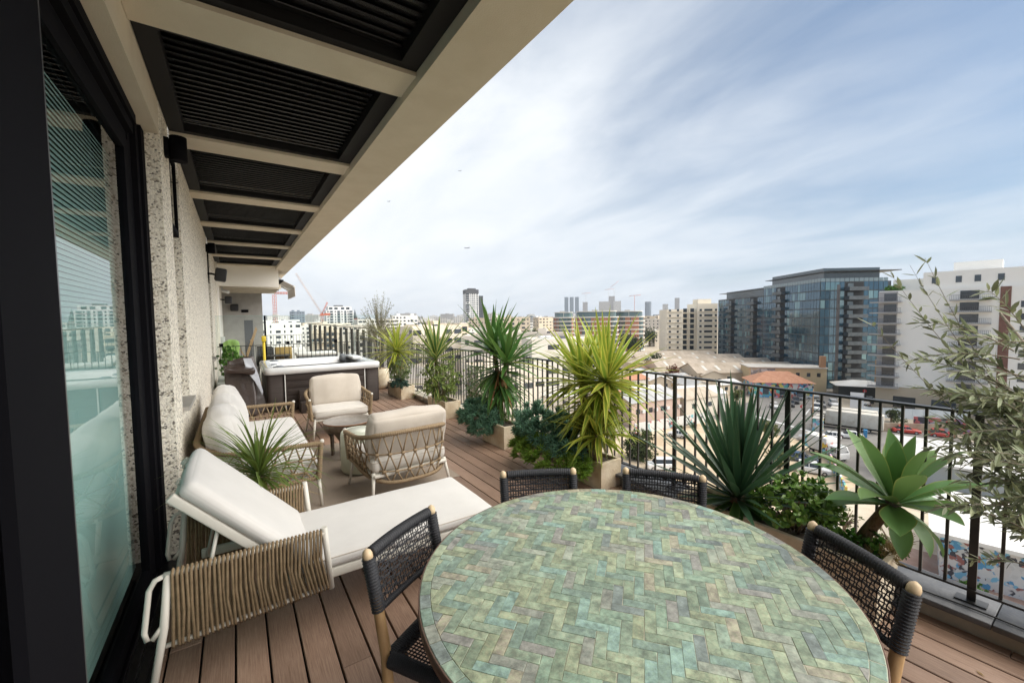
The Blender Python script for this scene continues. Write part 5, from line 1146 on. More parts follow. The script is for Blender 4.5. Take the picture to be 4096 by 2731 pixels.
# ---- sheds, cottages
corr = mat('corrugated_brown', (.40,.325,.24), .85, (.56,.47,.37), scale=.5, detail=7, stretch=(1,.2,1)); corg = mat('corrugated_grey', (.36,.36,.35), .6, (.48,.47,.45), scale=.4, stretch=(1,.2,1)); wroof = mat('white_sheet_roof', (.74,.73,.70), .6, (.66,.64,.60), scale=.4); tile_r = mat('red_roof_tiles', (.42,.19,.105), .85, (.50,.26,.16), scale=1.2)
wsl = mat('skylight_sheet', (.66,.64,.57), .5)
def gable(lab, loc, rz, W, D, h, rise, wm_, rm_, name='cottage', strips=0, wins=3, group=None, ac=False):
    t = thing(name, lab, 'house' if name == 'cottage' else 'shed', (loc[0],loc[1],GZ), rz, group); o_ = .4
    MB().add([(-W/2,-D/2,-.3),(W/2,-D/2,-.3),(W/2,D/2,-.3),(-W/2,D/2,-.3),(-W/2,-D/2,h),(W/2,-D/2,h),(W/2,D/2,h),(-W/2,D/2,h),(-W/2,0,h+rise),(W/2,0,h+rise)], [(0,1,5,4),(2,3,7,6),(3,0,4,8,7),(1,2,6,9,5)]).build('wall', wm_, t)
    k = rise/(D/2); th_ = .12
    for s_ in (-1, 1):
        y0 = s_*(D/2+o_); z0 = h-k*o_; mb = MB()
        vs = [(-W/2-o_,y0,z0),(W/2+o_,y0,z0),(W/2+o_,0,h+rise),(-W/2-o_,0,h+rise)]; vs += [(x,y,z+th_) for x, y, z in vs]
        mb.add(vs, [(0,1,2,3),(4,5,6,7),(0,1,5,4),(1,2,6,5),(2,3,7,6),(3,0,4,7)]); sl = mb.build('roof_slope', rm_, t)
        n = int(W/2.4)
        for i in range(1, n):
            x = -W/2+W*i/n; MB().add([(x-.05,y0,z0+th_),(x+.05,y0,z0+th_),(x+.05,0,h+rise+th_),(x-.05,0,h+rise+th_),(x-.05,y0,z0+th_+.1),(x+.05,y0,z0+th_+.1),(x+.05,0,h+rise+th_+.1),(x-.05,0,h+rise+th_+.1)], [(4,5,6,7),(0,1,5,4),(1,2,6,5),(3,0,4,7)]).build('roof_seam', rm_, sl) if rm_ in (corg,) else None
        for i in range(strips):
            x = -W/2+W*(i+.5)/strips+rt.uniform(-1,1); f0, f1 = .25, .7
            vs = [(x-.5,y0*(1-f),h+rise-(rise+k*o_)*(1-f)+th_+.03) for f in (f0,)]+[(x+.5,y0*(1-f0),h+rise-(rise+k*o_)*(1-f0)+th_+.03),(x+.5,y0*(1-f1),h+rise-(rise+k*o_)*(1-f1)+th_+.03),(x-.5,y0*(1-f1),h+rise-(rise+k*o_)*(1-f1)+th_+.03)]
            MB().add(vs, [(0,1,2,3)]).build('skylight', wsl, sl)
    for i in range(wins):
        x = -W/2+W*(i+.5)/wins; link('window', _win, t, (x,-D/2,h*.62), None, (1.2,1,1.1)); link('window', _win, t, (-W/2,-D/2+D*(i+.5)/wins,h*.62), (0,0,-math.pi/2), (1.0,1,1.1))
        if ac: MB().box(x+1.0,x+1.9,-D/2-.4,-D/2-.01,h*.55,h*.55+.7).build('air_conditioner', tank_m, t)
    return t
sh_ang = math.atan2(-.604,.797)
for i, (x, y, W, D, lab) in enumerate(((176,129,44,17,'long brown corrugated shed farthest back below the cream block'), (167,112,46,17,'brown corrugated shed with pale skylights in front of the glass wing'), (158,96,46,16,'brown corrugated shed in the middle of the shed row'), (152,81,36,15,'nearest brown corrugated shed by the graffiti gable'))): gable(lab, (x,y), sh_ang+R(4), W, D, 5.0, 2.6, creams[2], corr, 'warehouse', 6, 5, 'corrugated sheds below the glass block')
mur = bpy.data.materials.new('mural'); mur.use_nodes = True
def muralmat(name, base, scale, amt, cols):
    m = bpy.data.materials.new(name); m.use_nodes = True; MATS[name] = m; N, L = m.node_tree.nodes, m.node_tree.links; b = N['Principled BSDF']; b.inputs['Roughness'].default_value = .8
    tc = N.new('ShaderNodeTexCoord'); n0 = N.new('ShaderNodeTexNoise'); n0.inputs['Scale'].default_value = scale*.8; n0.inputs['Detail'].default_value = 2; L.new(tc.outputs['Object'], n0.inputs['Vector'])
    va = N.new('ShaderNodeVectorMath'); va.operation = 'MULTIPLY_ADD'; L.new(n0.outputs['Color'], va.inputs[0]); va.inputs[1].default_value = (1.6/scale,)*3; L.new(tc.outputs['Object'], va.inputs[2])
    vo = N.new('ShaderNodeTexVoronoi'); vo.inputs['Scale'].default_value = scale; L.new(va.outputs[0], vo.inputs['Vector']); sp = N.new('ShaderNodeSeparateColor'); L.new(vo.outputs['Color'], sp.inputs[0])
    cr = N.new('ShaderNodeValToRGB'); cr.color_ramp.interpolation = 'CONSTANT'; e = cr.color_ramp.elements; e[0].color = cols[0]+(1,); e[1].position = 1/len(cols); e[1].color = cols[1]+(1,)
    for i in range(2, len(cols)): q = e.new(i/len(cols)); q.color = cols[i]+(1,)
    L.new(sp.outputs[0], cr.inputs[0])
    n1 = N.new('ShaderNodeTexNoise'); n1.inputs['Scale'].default_value = scale*.35; n1.inputs['Detail'].default_value = 3; L.new(tc.outputs['Object'], n1.inputs['Vector'])
    mr = N.new('ShaderNodeMapRange'); mr.inputs['From Min'].default_value = .52-amt*.3; mr.inputs['From Max'].default_value = .56-amt*.3; L.new(n1.outputs['Fac'], mr.inputs['Value'])
    mx = N.new('ShaderNodeMix'); mx.data_type = 'RGBA'; mx.inputs['A'].default_value = base+(1,); L.new(cr.outputs[0], mx.inputs['B']); L.new(mr.outputs[0], mx.inputs['Factor']); L.new(mx.outputs['Result'], b.inputs['Base Color']); return m
BRT = [(.10,.30,.50),(.65,.55,.12),(.05,.05,.06),(.55,.12,.10),(.70,.68,.62),(.12,.42,.38),(.62,.30,.42),(.20,.48,.60),(.66,.66,.64)]
mural_full = muralmat('mural_full', (.3,.3,.28), 1.1, 1.0, BRT); mural_white = muralmat('mural_white', (.66,.65,.61), 1.6, .10, [(.66,.65,.61),(.45,.12,.12),(.12,.12,.13),(.66,.65,.61),(.20,.42,.45),(.5,.5,.5)]); mural_mid = muralmat('mural_mid', (.58,.55,.50), 1.3, .5, BRT); mural_bw = muralmat('mural_bw', (.50,.42,.31), .9, .55, [(.5,.5,.48),(.06,.06,.06),(.55,.55,.53),(.25,.25,.25)])
# murals house with a hipped red roof
t = thing('mural_house', 'low house with red tiled hip roof and bright blue and pink murals', 'house', (139,62,GZ), R(-48)); MB().box(-8,8,-5,5,-.3,4.6).build('wall', mural_full, t)
MB().add([(-8.6,-5.6,4.5),(8.6,-5.6,4.5),(8.6,5.6,4.5),(-8.6,5.6,4.5),(-3,0,7.4),(3,0,7.4)], [(0,1,5,4),(1,2,5),(2,3,4,5),(3,0,4),(3,2,1,0)]).build('hip_roof', tile_r, t)
for x in (-4.5,0,4.5): link('window', _win, t, (x,-5,1.9), None, (1.6,1,1.9))
link('door', _win, t, (-8,0,1.3), (0,0,-math.pi/2), (1.2,1,2.4))
t = thing('ochre_house', 'ochre two-storey house with black and white graffiti on its gable and a chimney', 'house', (151,66,GZ), R(-48)); MB().box(-11,11,-5,5,-.3,7.6).build('wall', wallmat('ochre', (.60,.47,.28)), t); MB().box(-11.3,11.3,-5.3,5.3,7.6,7.9).build('roof_slab', roof_m, t); MB().box(-10.5,-3.5,-5.06,-5.001,3.8,7.4).build('graffiti', mural_bw, t); MB().box(9.4,10.8,-4.8,-3.4,7.9,11.5).build('chimney', mat('chimney_brick', (.36,.20,.11), .9), t)
for x in (3,6,8.8): link('window', _win, t, (x,-5,5.6), None, (1.0,1,1.2))
# street pavilion, white canopies
t = thing('cafe_pavilion', 'glazed pavilion with a white peaked roof by the glass block', 'pavilion', (158,47,GZ), R(-60)); MB().box(-6,6,-3.5,3.5,0,3.2).build('glazing', mat('pavilion_dark', (.03,.035,.035), .3), t); MB().add([(-6.8,-4.2,3.2),(6.8,-4.2,3.2),(6.8,4.2,3.2),(-6.8,4.2,3.2),(-2,0,4.6),(2,0,4.6),(-6.8,-4.2,3.05),(6.8,-4.2,3.05),(6.8,4.2,3.05),(-6.8,4.2,3.05)], [(0,1,5,4),(1,2,5),(2,3,4,5),(3,0,4),(9,8,7,6),(0,6,7,1),(1,7,8,2),(2,8,9,3),(3,9,6,0)]).build('roof', wroof, t)
def canopy(lab, loc, rz, W, D, h, ap, wm_, name='market_canopy'):
    t = thing(name, lab, 'canopy', (loc[0],loc[1],GZ), rz); MB().add([(-W/2,-D/2,h),(W/2,-D/2,h),(W/2,D/2,h),(-W/2,D/2,h),(-W*.12,0,h+ap),(W*.12,0,h+ap),(-W/2,-D/2,h-.35),(W/2,-D/2,h-.35),(W/2,D/2,h-.35),(-W/2,D/2,h-.35)], [(0,1,5,4),(1,2,5),(2,3,4,5),(3,0,4),(9,8,7,6),(0,6,7,1),(1,7,8,2),(2,8,9,3),(3,9,6,0)]).build('roof', wroof, t)
    MB().box(-W/2+.8,W/2-.8,-D/2+.8,D/2-.8,-.2,h-.36).build('wall', wm_, t); return t
canopy('big white peaked canopy roof beside the box truck', (89,15.5), R(-80), 14, 15, 3.6, 1.7, mat('grey_sheet', (.42,.46,.47), .5)); 
t = canopy('white flat-peaked roof over a graffiti wall at the lower right', (62,3.5), R(-78), 17, 14, 4.4, .9, muralmat('mural_hall', (.60,.58,.55), 2.2, .25, [(.6,.6,.58),(.10,.30,.50),(.06,.06,.07),(.62,.62,.6),(.30,.12,.10),(.2,.45,.6),(.55,.55,.53)]), 'market_hall')
# walls
def wallrun(lab, a, b, h, m, name='graffiti_wall', cat='wall'):
    return tag(MB().bar((a[0],a[1],GZ+h/2-.1), (b[0],b[1],GZ+h/2-.1), .22, h+.2).build(name, m), lab, cat)
wallrun('white wall with red and black graffiti behind the sandy lot', (69,58.2), (92,55.2), 2.3, mural_white)
wallrun('teal and yellow painted wall along the lot below the box truck', (90,32), (67,21), 1.7, mural_mid)
wallrun('white graffiti wall at the far side of the street corner', (95,53), (104,58), 1.6, mural_white)
wallrun('rusty low wall behind the long truck', (112,30), (122,21), 1.8, mat('rust_wall', (.26,.19,.13), .9, (.36,.29,.22), scale=.6))
wallrun('purple and red painted wall behind the red cars', (118.5,26), (124,17), 3.0, muralmat('mural_purple', (.22,.16,.26), 1.0, .8, [(.25,.15,.32),(.40,.10,.10),(.05,.05,.06),(.3,.3,.32)]))
hb = thing('hoarding_fence', 'pale blue hoarding fence across the building plot', 'fence', (131,29,GZ), math.atan2(-11.5,9.3)); hm = mat('hoarding_blue', (.50,.56,.60), .5, (.58,.63,.66), scale=.5)
_hp = MB().box(-.98,.98,-.04,.04,0,2.4).mesh('hoarding_panel', hm)
for i in range(10): link('hoarding_panel', _hp, hb, (-9+2*i,0,0))
wallrun('dark shop hoarding right of the red cars', (121,16.5), (123,9), 3.2, mat('dark_hoarding', (.03,.03,.035), .6), 'shop_hoarding', 'hoarding')
# cottages around the lot
gable('pink house with grey metal roof beside the lot', (80.5,65.5), R(-10)+R(3), 15, 9, 5.6, 1.6, wallmat('pink_render', (.62,.46,.38)), corg, wins=4, ac=True)
gable('brown-roofed shed right of the pink house', (94.5,63), R(-8), 11, 9, 5.0, 1.5, creams[0], corr, wins=2)
gable('house with a bright white sheet roof right of the pink house', (103,66), R(-30), 11, 9, 4.6, 1.3, creams[3], wroof, wins=3, ac=True)
rc = random.Random(5); cot = [(88,78),(99,80),(110,74),(119,78),(128,74),(78,80),(92,92),(104,92),(116,90),(128,88),(138,84),(84,98),(98,104),(112,104),(126,102),(138,100),(108,118),(122,116),(136,114),(146,122),(70,84),(74,94)]
rfs = [(tile_r,'red-tiled'), (wroof,'white-roofed'), (corg,'grey-roofed'), (corr,'brown-roofed')]
for i, (x, y) in enumerate(cot):
    rm_, rn = rfs[[0,1,2,3,1,3,2,0,1,2,3,1,0,2,1,3,2,1,0,3,1,2][i]]
    gable('small %s cottage, %s of its kind among the cottages, counting outward from the pink house' % (rn, ordn(1+sum(1 for q in [0,1,2,3,1,3,2,0,1,2,3,1,0,2,1,3,2,1,0,3,1,2][:i] if rfs[q][1] == rn))), (x+rc.uniform(-1.5,1.5), y+rc.uniform(-1.5,1.5)), R(rc.choice([-12,-40,50,78])), rc.uniform(7,11), rc.uniform(6,8), rc.uniform(3,5.2), rc.uniform(.9,1.8), creams[rc.randrange(6)], rm_, wins=2, group='cottages behind the lot', ac=rc.random() < .5)
# poles and signs
polew = mat('pole_wood', (.30,.19,.10), .9)
for x, y, h, lab in ((104.5,39.2,8.5,'wooden utility pole at the street corner'), (112,47,7.5,'wooden utility pole beside the parked black car'), (160,44,11,'tall wooden pole in front of the glass block')):
    t = thing('utility_pole', lab, 'pole', (x,y,GZ), 0, 'utility poles'); MB().tube([(0,0,0),(0,0,h)], [.16,.11], 7).build('pole', polew, t); MB().box(-.06,.06,-.8,.8,h-.8,h-.65).build('crossarm', polew, t)
sg_r, sg_w = mat('sign_red', (.55,.03,.03), .5), mat('sign_white', (.75,.75,.75), .5)
for x, y, lab in ((113,44.6,'red no-entry sign by the parked cars'), (150,43.5,'red no-entry sign in front of the glass block')):
    t = thing('road_sign', lab, 'sign', (x,y,GZ), math.atan2(-y,-x)+math.pi/2, 'no-entry signs'); MB().tube([(0,0,0),(0,0,2.9)], .05, 6).build('post', conc, t)
    mb = MB(); mb.tube([(0,.06,2.6),(0,.10,2.6)], .45, 16); mb.build('disc', sg_r, t); MB().box(-.3,.3,.101,.115,2.53,2.67).build('bar', sg_w, t)
t = thing('billboard', 'tall white advertising panel with a blue picture by the street', 'sign', (128,38.6,GZ), math.atan2(-38,-128)+math.pi/2); MB().box(-1.3,1.3,-.15,.15,.6,5.2).build('panel', sg_w, t); MB().box(-1.0,1.0,.151,.17,2.9,4.6).build('picture', mat('ad_blue', (.06,.12,.28), .5, (.3,.4,.5), scale=2), t); MB().box(-.2,.2,-.1,.1,0,.6).build('foot', conc, t)
t = thing('pay_station', 'blue and white parking pay station', 'kiosk', (104.6,30,GZ), .3); MB().box(-.4,.4,-.3,.3,0,1.5).build('body', mat('pay_blue', (.05,.25,.48), .5), t); MB().box(-.35,.35,-.32,-.301,.8,1.4).build('face', sg_w, t)
t = thing('utility_cabinet', 'graffiti-painted street cabinet beside the long truck', 'cabinet', (103,37.6,GZ), .2); MB().box(-1.1,1.1,-.8,.8,0,2.6).build('body', mural_mid, t); MB().box(-1.2,1.2,-.9,.9,2.6,2.75).build('lid', conc, t)
# ---- vehicles
tyre = mat('tyre', (.015,.015,.016), .8); rim_m = mat('rim', (.45,.45,.46), .35, metal=.8); cglass = mat('car_glass', (.02,.025,.03), .08, spec=.9); lampw = mat('head_lamp', (.7,.7,.68), .2); lampr = mat('tail_lamp', (.40,.02,.02), .3)
paints = {n: mat('paint_'+n, c, .28, spec=.6, coat=.6) for n, c in (('white',(.74,.74,.73)), ('silver',(.46,.47,.48)), ('black',(.02,.02,.023)), ('grey',(.13,.135,.14)), ('red',(.50,.035,.02)), ('blue',(.05,.09,.17)))}
def loft(mb, secs):
    n = len(secs[0]); o = len(mb.v)
    for s in secs: mb.v.extend(s)
    for i in range(len(secs)-1):
        for j in range(n): mb.f.append((o+i*n+j, o+i*n+(j+1)%n, o+(i+1)*n+(j+1)%n, o+(i+1)*n+j)); mb.sm.append(False)
    mb.f.append(tuple(o+j for j in reversed(range(n)))); mb.f.append(tuple(o+(len(secs)-1)*n+j for j in range(n))); mb.sm.extend([False]*2); return mb
def sec(x, w, z0, z1, c=.12): return [(x,-w,z0+c),(x,-w+.06,z0),(x,w-.06,z0),(x,w,z0+c),(x,w,z1-c),(x,w-c*.9,z1),(x,-w+c*.9,z1),(x,-w,z1-c)]
def car(lab, x, y, rz, col, kind='sedan'):
    t = thing('parked_car', lab, 'van' if kind == 'van' else 'car', (x,y,GZ+.02), rz, 'vehicles in the street')
    L_, W_, belt, H = {'sedan': (2.25,.88,.93,1.45), 'suv': (2.25,.93,1.05,1.72), 'hatch': (1.85,.83,.92,1.5), 'van': (2.2,.92,1.15,1.85)}[kind]
    body = loft(MB(), [sec(-L_,W_*.80,.35,belt*.80), sec(-L_+.18,W_*.94,.24,belt*.88), sec(-L_*.55,W_,.22,belt*.97), sec(0,W_,.22,belt), sec(L_*.6,W_,.22,belt*1.0), sec(L_-.15,W_*.95,.26,belt*.96), sec(L_,W_*.84,.36,belt*.85)]); body.build('body', paints[col], t)
    g0, g1, r0, r1 = {'sedan': (-.95,1.75,-.35,1.1), 'suv': (-.95,2.1,-.4,1.85), 'hatch': (-.85,1.75,-.3,1.35), 'van': (-1.2,2.1,-.75,2.02)}[kind]
    loft(MB(), [[(x0,-w,z),(x0,w,z),(x1,w2,H-.06),(x1,-w2,H-.06)] for x0, w, z, x1, w2 in ((g0,W_*.88,belt-.03,r0,W_*.74), (g1,W_*.88,belt-.03,r1,W_*.74))]).build('windows', cglass, t)
    mb = loft(MB(), [sec(r0-.05,W_*.72,H-.07,H-.02,.02), sec(r0+.3,W_*.755,H-.07,H,.02), sec(r1-.2,W_*.755,H-.07,H,.02), sec(r1+.05,W_*.72,H-.07,H-.02,.02)]); mb.build('roof', paints[col], t)
    for px in ((r0+r1)/2-.15, r1-.35 if kind != 'sedan' else r1-.1):
        for s_ in (-1, 1): MB().bar((px,s_*W_*.89,belt-.02), (px+.02,s_*W_*.755,H-.05), .10, .03).build('pillar', paints[col], t)
    for sx in (-1, 1):
        for s_ in (-1, 1):
            wh = MB().tube([(sx*L_*.62,s_*(W_-.20),.32),(sx*L_*.62,s_*(W_+.01),.32)], .32, 12).build('wheel', tyre, t); MB().tube([(sx*L_*.62,s_*(W_+.0),.32),(sx*L_*.62,s_*(W_+.02),.32)], .19, 10).build('rim', rim_m, wh)
    for s_ in (-1, 1): MB().obox((-L_+.06,s_*W_*.66,belt*.70), (.12,.34,.16)).build('headlight', lampw, t); MB().obox((L_-.05,s_*W_*.70,belt*.78), (.10,.24,.20)).build('tail_light', lampr, t)
    MB().obox((L_+.005,0,.55), (.02,.5,.12)).build('number_plate', mat('plate_yellow', (.62,.48,.06), .5), t); return t
for a in (('white van parked in the sandy lot behind the tree',56.5,42.3,R(-38),'white','van'), ('small white hatchback by the graffiti wall in the sandy lot',74.6,51.8,R(-75),'white','hatch'), ('white SUV parked below the painted wall',74.4,27.6,R(112),'white','suv'), ('dark blue car half hidden behind the white SUV',79,31,R(112),'blue','sedan'),
          ('silver estate car parked at the corner of the lot',93,34.8,R(-68),'silver','suv'), ('white hatchback behind the silver estate car',97.5,33.6,R(-60),'white','hatch'), ('white sedan in front of the long truck',101.3,31.6,R(-62),'white','sedan'),
          ('white hatchback by the mural house',119,53.5,R(40),'white','hatch'), ('black SUV left of the two black cars by the mural house',124.5,52.0,R(25),'black','suv'), ('black SUV right of the two black cars by the mural house',130,53,R(22),'black','suv'), ('grey car parked at the end of the row by the mural house',136.5,54.5,R(22),'grey','sedan'),
          ('white crossover driving out of the side street',124.8,45.9,R(28),'white','suv'), ('dark grey crossover beside the white one in the side street',130.2,47.0,R(28),'grey','suv'), ('white car waiting in the side street',134,45.4,R(30),'white','suv'), ('white car far up the side street',144,53.5,R(25),'white','sedan'),
          ('red car parked nearer the long truck',114.8,26.3,R(118),'red','sedan'), ('red car parked farther from the long truck',116.6,21.4,R(112),'red','hatch'), ('grey car parked before the white block',141,40.5,R(200),'grey','sedan'), ('silver car parked before the white block',136,39.6,R(200),'silver','sedan'), ('black car parked before the white block',147,41.6,R(200),'black','suv')): car(*a)
dirty = mat('dirty_white_box', (.60,.57,.50), .7, (.42,.36,.28), scale=.9, detail=8, lo=.45, hi=.75)
def truck(lab, x, y, rz, L_, bm, cab_m, H=3.4, name='box_truck'):
    t = thing(name, lab, 'truck', (x,y,GZ+.02), rz, 'trucks'); W_ = 1.2
    MB().rbox((L_/2+.2,0,1.0+(H-1.0)/2), (L_,2.4,H-1.0), .06, 1).build('cargo_box', bm, t); MB().box(-1.4,L_,-.5,.5,.55,.95).build('chassis', tyre, t)
    loft(MB(), [sec(-2.1,1.02,.5,1.3), sec(-2.0,1.10,.45,1.6), sec(-1.55,1.10,.45,2.45), sec(-.1,1.10,.45,2.5)]).build('cab', cab_m, t)
    MB().add([(-2.03,-.92,1.55),(-2.03,.92,1.55),(-1.63,.88,2.32),(-1.63,-.88,2.32)], [(0,1,2,3)]).build('windscreen', cglass, t)
    for s_ in (-1, 1): MB().box(-1.45,-.5,s_*1.105-.01,s_*1.105+.01,1.5,2.25).build('side_window', cglass, t); MB().obox((-2.1,s_*.75,.9), (.08,.32,.2)).build('headlight', lampw, t)
    for px in (-1.2, L_*.62, L_*.78) if L_ > 6 else (-1.2, L_*.7):
        for s_ in (-1, 1):
            wh = MB().tube([(px,s_*.85,.45),(px,s_*1.14,.45)], .45, 12).build('wheel', tyre, t); MB().tube([(px,s_*1.13,.45),(px,s_*1.16,.45)], .25, 10).build('rim', rim_m, wh)
    return t
truck('small box truck with colourful graffiti on its side', 84.6,28.6, math.atan2(.9,.35), 4.3, muralmat('truck_mural', (.66,.65,.62), 1.2, .18, [(.60,.10,.05),(.65,.45,.05),(.20,.50,.60),(.66,.65,.62),(.08,.08,.09)]), paints['white'])
truck('long weathered white truck parked along the street', 107.6,38.0, math.atan2(-8.8,2.0), 9.5, dirty, dirty, 3.9)
truck('second weathered white truck parked behind the long one', 111.6,38.6, math.atan2(-8.8,2.0), 8.0, dirty, dirty, 3.8)
# ---- a person in the street
t = thing('person', 'person in dark clothes standing in the street beside the white crossover', 'person', (115.5,43.6,GZ+.02), R(200))
me = bpy.data.meshes.new('body'); vsk = [(0,0,.95),(0,0,1.2),(0,.02,1.42),(0,.02,1.52),(0,.03,1.68),(-.10,0,.88),(-.11,-.06,.48),(-.11,.0,.06),(-.11,-.14,.03),(.10,0,.88),(.12,.10,.48),(.12,.14,.06),(.12,.0,.03),(-.20,.02,1.40),(-.26,.04,1.12),(-.22,-.12,.92),(.20,.02,1.40),(.27,.06,1.12),(.25,-.06,.90)]
esk = [(0,1),(1,2),(2,3),(3,4),(0,5),(5,6),(6,7),(7,8),(0,9),(9,10),(10,11),(11,12),(2,13),(13,14),(14,15),(2,16),(16,17),(17,18)]
me.from_pydata(vsk, esk, []); ob = link('body', me, t); me.materials.append(mat('dark_clothes', (.03,.035,.05), .9))
md = ob.modifiers.new('skin', 'SKIN'); rad = [.15,.15,.16,.06,.11,.09,.065,.045,.04,.09,.065,.045,.04,.06,.045,.035,.06,.045,.035]
for i, v in enumerate(me.skin_vertices[0].data): v.radius = (rad[i], rad[i]*.85)
me.skin_vertices[0].data[0].use_root = True; ob.modifiers.new('sub', 'SUBSURF').levels = 1
MB().rbox((0,.03,1.72), (.2,.22,.16), .07, 2).build('hair', mat('dark_hair', (.02,.015,.012), .7), t)
# ---- town trees
bk = mat('tree_bark', (.16,.115,.075), .95)
def tree(lab, x, y, r_, h, m_, seed, n=150, L=.55, name='tree', cat='tree', bare=False):
    rs = random.Random(seed); t = thing(name, lab, cat, (x,y,GZ), 0); tr = MB(); hh = h-r_
    MB().tube([(0,0,-.2),(.1,0,hh*.6),(0,.1,hh+.2*r_)], [.22*r_/2.5+.05,.16*r_/2.5+.04,.06], 6).build('trunk', bk, t)
    lm = MB()
    for _ in range(26 if bare else 9):
        d = rdir(rs); d.z = abs(d.z)+.2; d.normalize(); lm.tube([(0,0,hh*rs.uniform(.5,.9)), (d.x*r_*.4,d.y*r_*.4,hh+d.z*r_*.2), (d.x*r_*.85,d.y*r_*.85,hh+d.z*r_*.85)], [.10,.06,.02], 5)
    tag(lm.build('limbs', bk, t), kind='stuff')
    cr_ = MB()
    for _ in range(7):
        d = rdir(rs); c_ = V(d.x*r_*.42,d.y*r_*.42,hh+.15*r_+d.z*r_*.35); shrub_leaves(cr_, c_, (r_*.62,r_*.62,r_*.55), n//7, 9, L, L*.5, rs, .45)
    tag(cr_.build('crown', m_, t), kind='stuff'); return t
lt1 = leafmat('tree_green', (.070,.095,.030), None, rough=.6, var=.4, back=.3); lt2 = leafmat('tree_dark', (.040,.068,.022), None, rough=.6, var=.4, back=.25); lt3 = leafmat('tree_red', (.20,.075,.035), None, rough=.6, var=.4, back=.3); lt4 = leafmat('tree_light', (.13,.15,.045), None, rough=.6, var=.4, back=.3)
for a in (('olive-green tree beside the white van in the sandy lot',58.0,47.2,3.4,5.4,lt1,1,620,.42), ('light green tree by the painted lot wall',86,40,2.4,4.6,lt4,2,190,.4), ('light green shrub tree at the edge of the lot by the SUV',72,31.5,2.6,4.4,lt4,3,190,.4), ('dark round tree left of the corrugated sheds',150,116,5.0,9.5,lt2,4,260,.7), ('red-leaved tree among the cottages',133,95,3.2,7.5,lt3,5,170,.5),
          ('dark green tree right of the brick blocks',205,172,7,14,lt2,6,260,.9), ('second dark green tree right of the brick blocks',214,186,8,15,lt2,7,260,.9), ('far dark tree between brick block and cream block',285,225,10,17,lt2,8,240,1.1), ('green tree behind the left brick block',190,262,8,18,lt2,9,220,1.0), ('yellowish tree by the mural house',112,60,2.3,5.5,lt4,10,150,.4),
          ('green tree on the building plot behind the hoarding',124,31,1.8,3.2,lt1,11,120,.4)): tree(*a)
tree('nearly bare small tree on the sandy slope below the agave',53.5,12.8,2.3,4.4,lt4,12,42,.3,bare=True)
tree('second bare small tree further left on the sandy slope',55.5,17.5,1.9,3.6,lt4,13,30,.3,bare=True)
for i, (x, y, r_) in enumerate(((53,7.6,.9),(54.6,2.2,1.3),(122,29,1.5),(70.5,56.4,1.0),(80,55.2,.8),(84,54.6,1.0),(66,30,1.2),(112,32.5,1.1))):
    t = thing('street_bush', 'low green bush, %s' % ['left of the graffiti hall','right by the graffiti hall wall','under the hoarding fence','at the left end of the white graffiti wall','in the middle of the white graffiti wall','at the right end of the white graffiti wall','at the lot edge below the light tree','beside the long truck'][i], 'bush', (x,y,GZ), 0, 'bushes in the town')
    mb = MB(); shrub_leaves(mb, (0,0,r_*.45), (r_*1.3,r_,r_*.6), 60, 9, .28, .16, rnd); tag(mb.build('leaves', lt1 if i != 0 else lf_hedge, t), kind='stuff')
# birds and an aeroplane
bird_m = mat('bird_dark', (.03,.03,.035), .8)
for sx, sy, d, lab in ((1840,683,60,'dark bird high in the middle of the sky'), (1556,805,55,'dark bird near the pergola edge'), (2474,1252,160,'dark bird just above the brick blocks')):
    mb = MB(); mb.tube([(-.14,0,0),(0,0,.01),(.13,0,0)], [.015,.045,.01], 6); bd = MB(); t = thing('bird', lab, 'bird', oray(sx,sy,d), .7, 'birds'); mb.build('bird_body', bird_m, t)
    for s_ in (-1, 1): MB().add([(.06,0,.01),(-.05,0,.01),(-.07,s_*.16,.06),(-.02,s_*.32,.02),(.03,s_*.16,.07)], [(0,1,2,3,4)]).build('wing', bird_m, t)
t = thing('aeroplane', 'small distant aeroplane low in the sky', 'aeroplane', oray(1867,991,1500), R(-20)); MB().tube([(-9,0,0),(-7,0,.3),(8,0,.3),(10,0,.8)], [.4,1.0,1.0,.3], 8).build('fuselage', bird_m, t); MB().add([(-2,0,0),(2,0,0),(5,10,.6),(3.5,10,.6)], [(0,1,2,3)]).build('wing', bird_m, t); MB().add([(-2,0,0),(2,0,0),(5,-10,.6),(3.5,-10,.6)], [(0,1,2,3)]).build('wing', bird_m, t); MB().box(7.5,10,-.1,.1,.5,3.5).build('tail_fin', bird_m, t)
# ---------------------------------------------------------------- hot tub and the far end
def rrect(w, d, r, n=6):
    pts = []
    for cx, cy, a0 in ((w/2-r,d/2-r,0), (-w/2+r,d/2-r,90), (-w/2+r,-d/2+r,180), (w/2-r,-d/2+r,270)):
        for i in range(n+1): a = R(a0+90*i/n); pts.append((cx+r*math.cos(a), cy+r*math.sin(a)))
    return pts
def loops(rings, close_last=True):
    mb = MB(); n = len(rings[0][0])
    for pts, z in rings: mb.v.extend([(p[0],p[1],z) for p in pts])
    for i in range(len(rings)-1):
        for j in range(n): mb.f.append((i*n+j, i*n+(j+1)%n, (i+1)*n+(j+1)%n, (i+1)*n+j)); mb.sm.append(True)
    if close_last: mb.f.append(tuple((len(rings)-1)*n+j for j in range(n))); mb.sm.append(False)
    return mb
acr = mat('white_acrylic', (.74,.75,.75), .16, (.66,.68,.69), scale=3, detail=6, coat=.5); tubw = mat('tub_panel', (.024,.016,.013), .75, (.036,.025,.021), scale=30, stretch=(.1,1,1), bump=.2, bscale=120)
tw_, td_ = 2.06, 1.95
tub = thing('hot_tub', 'white acrylic hot tub with dark brown planked sides', 'hot tub', (1.46, 8.88+td_/2, 0))
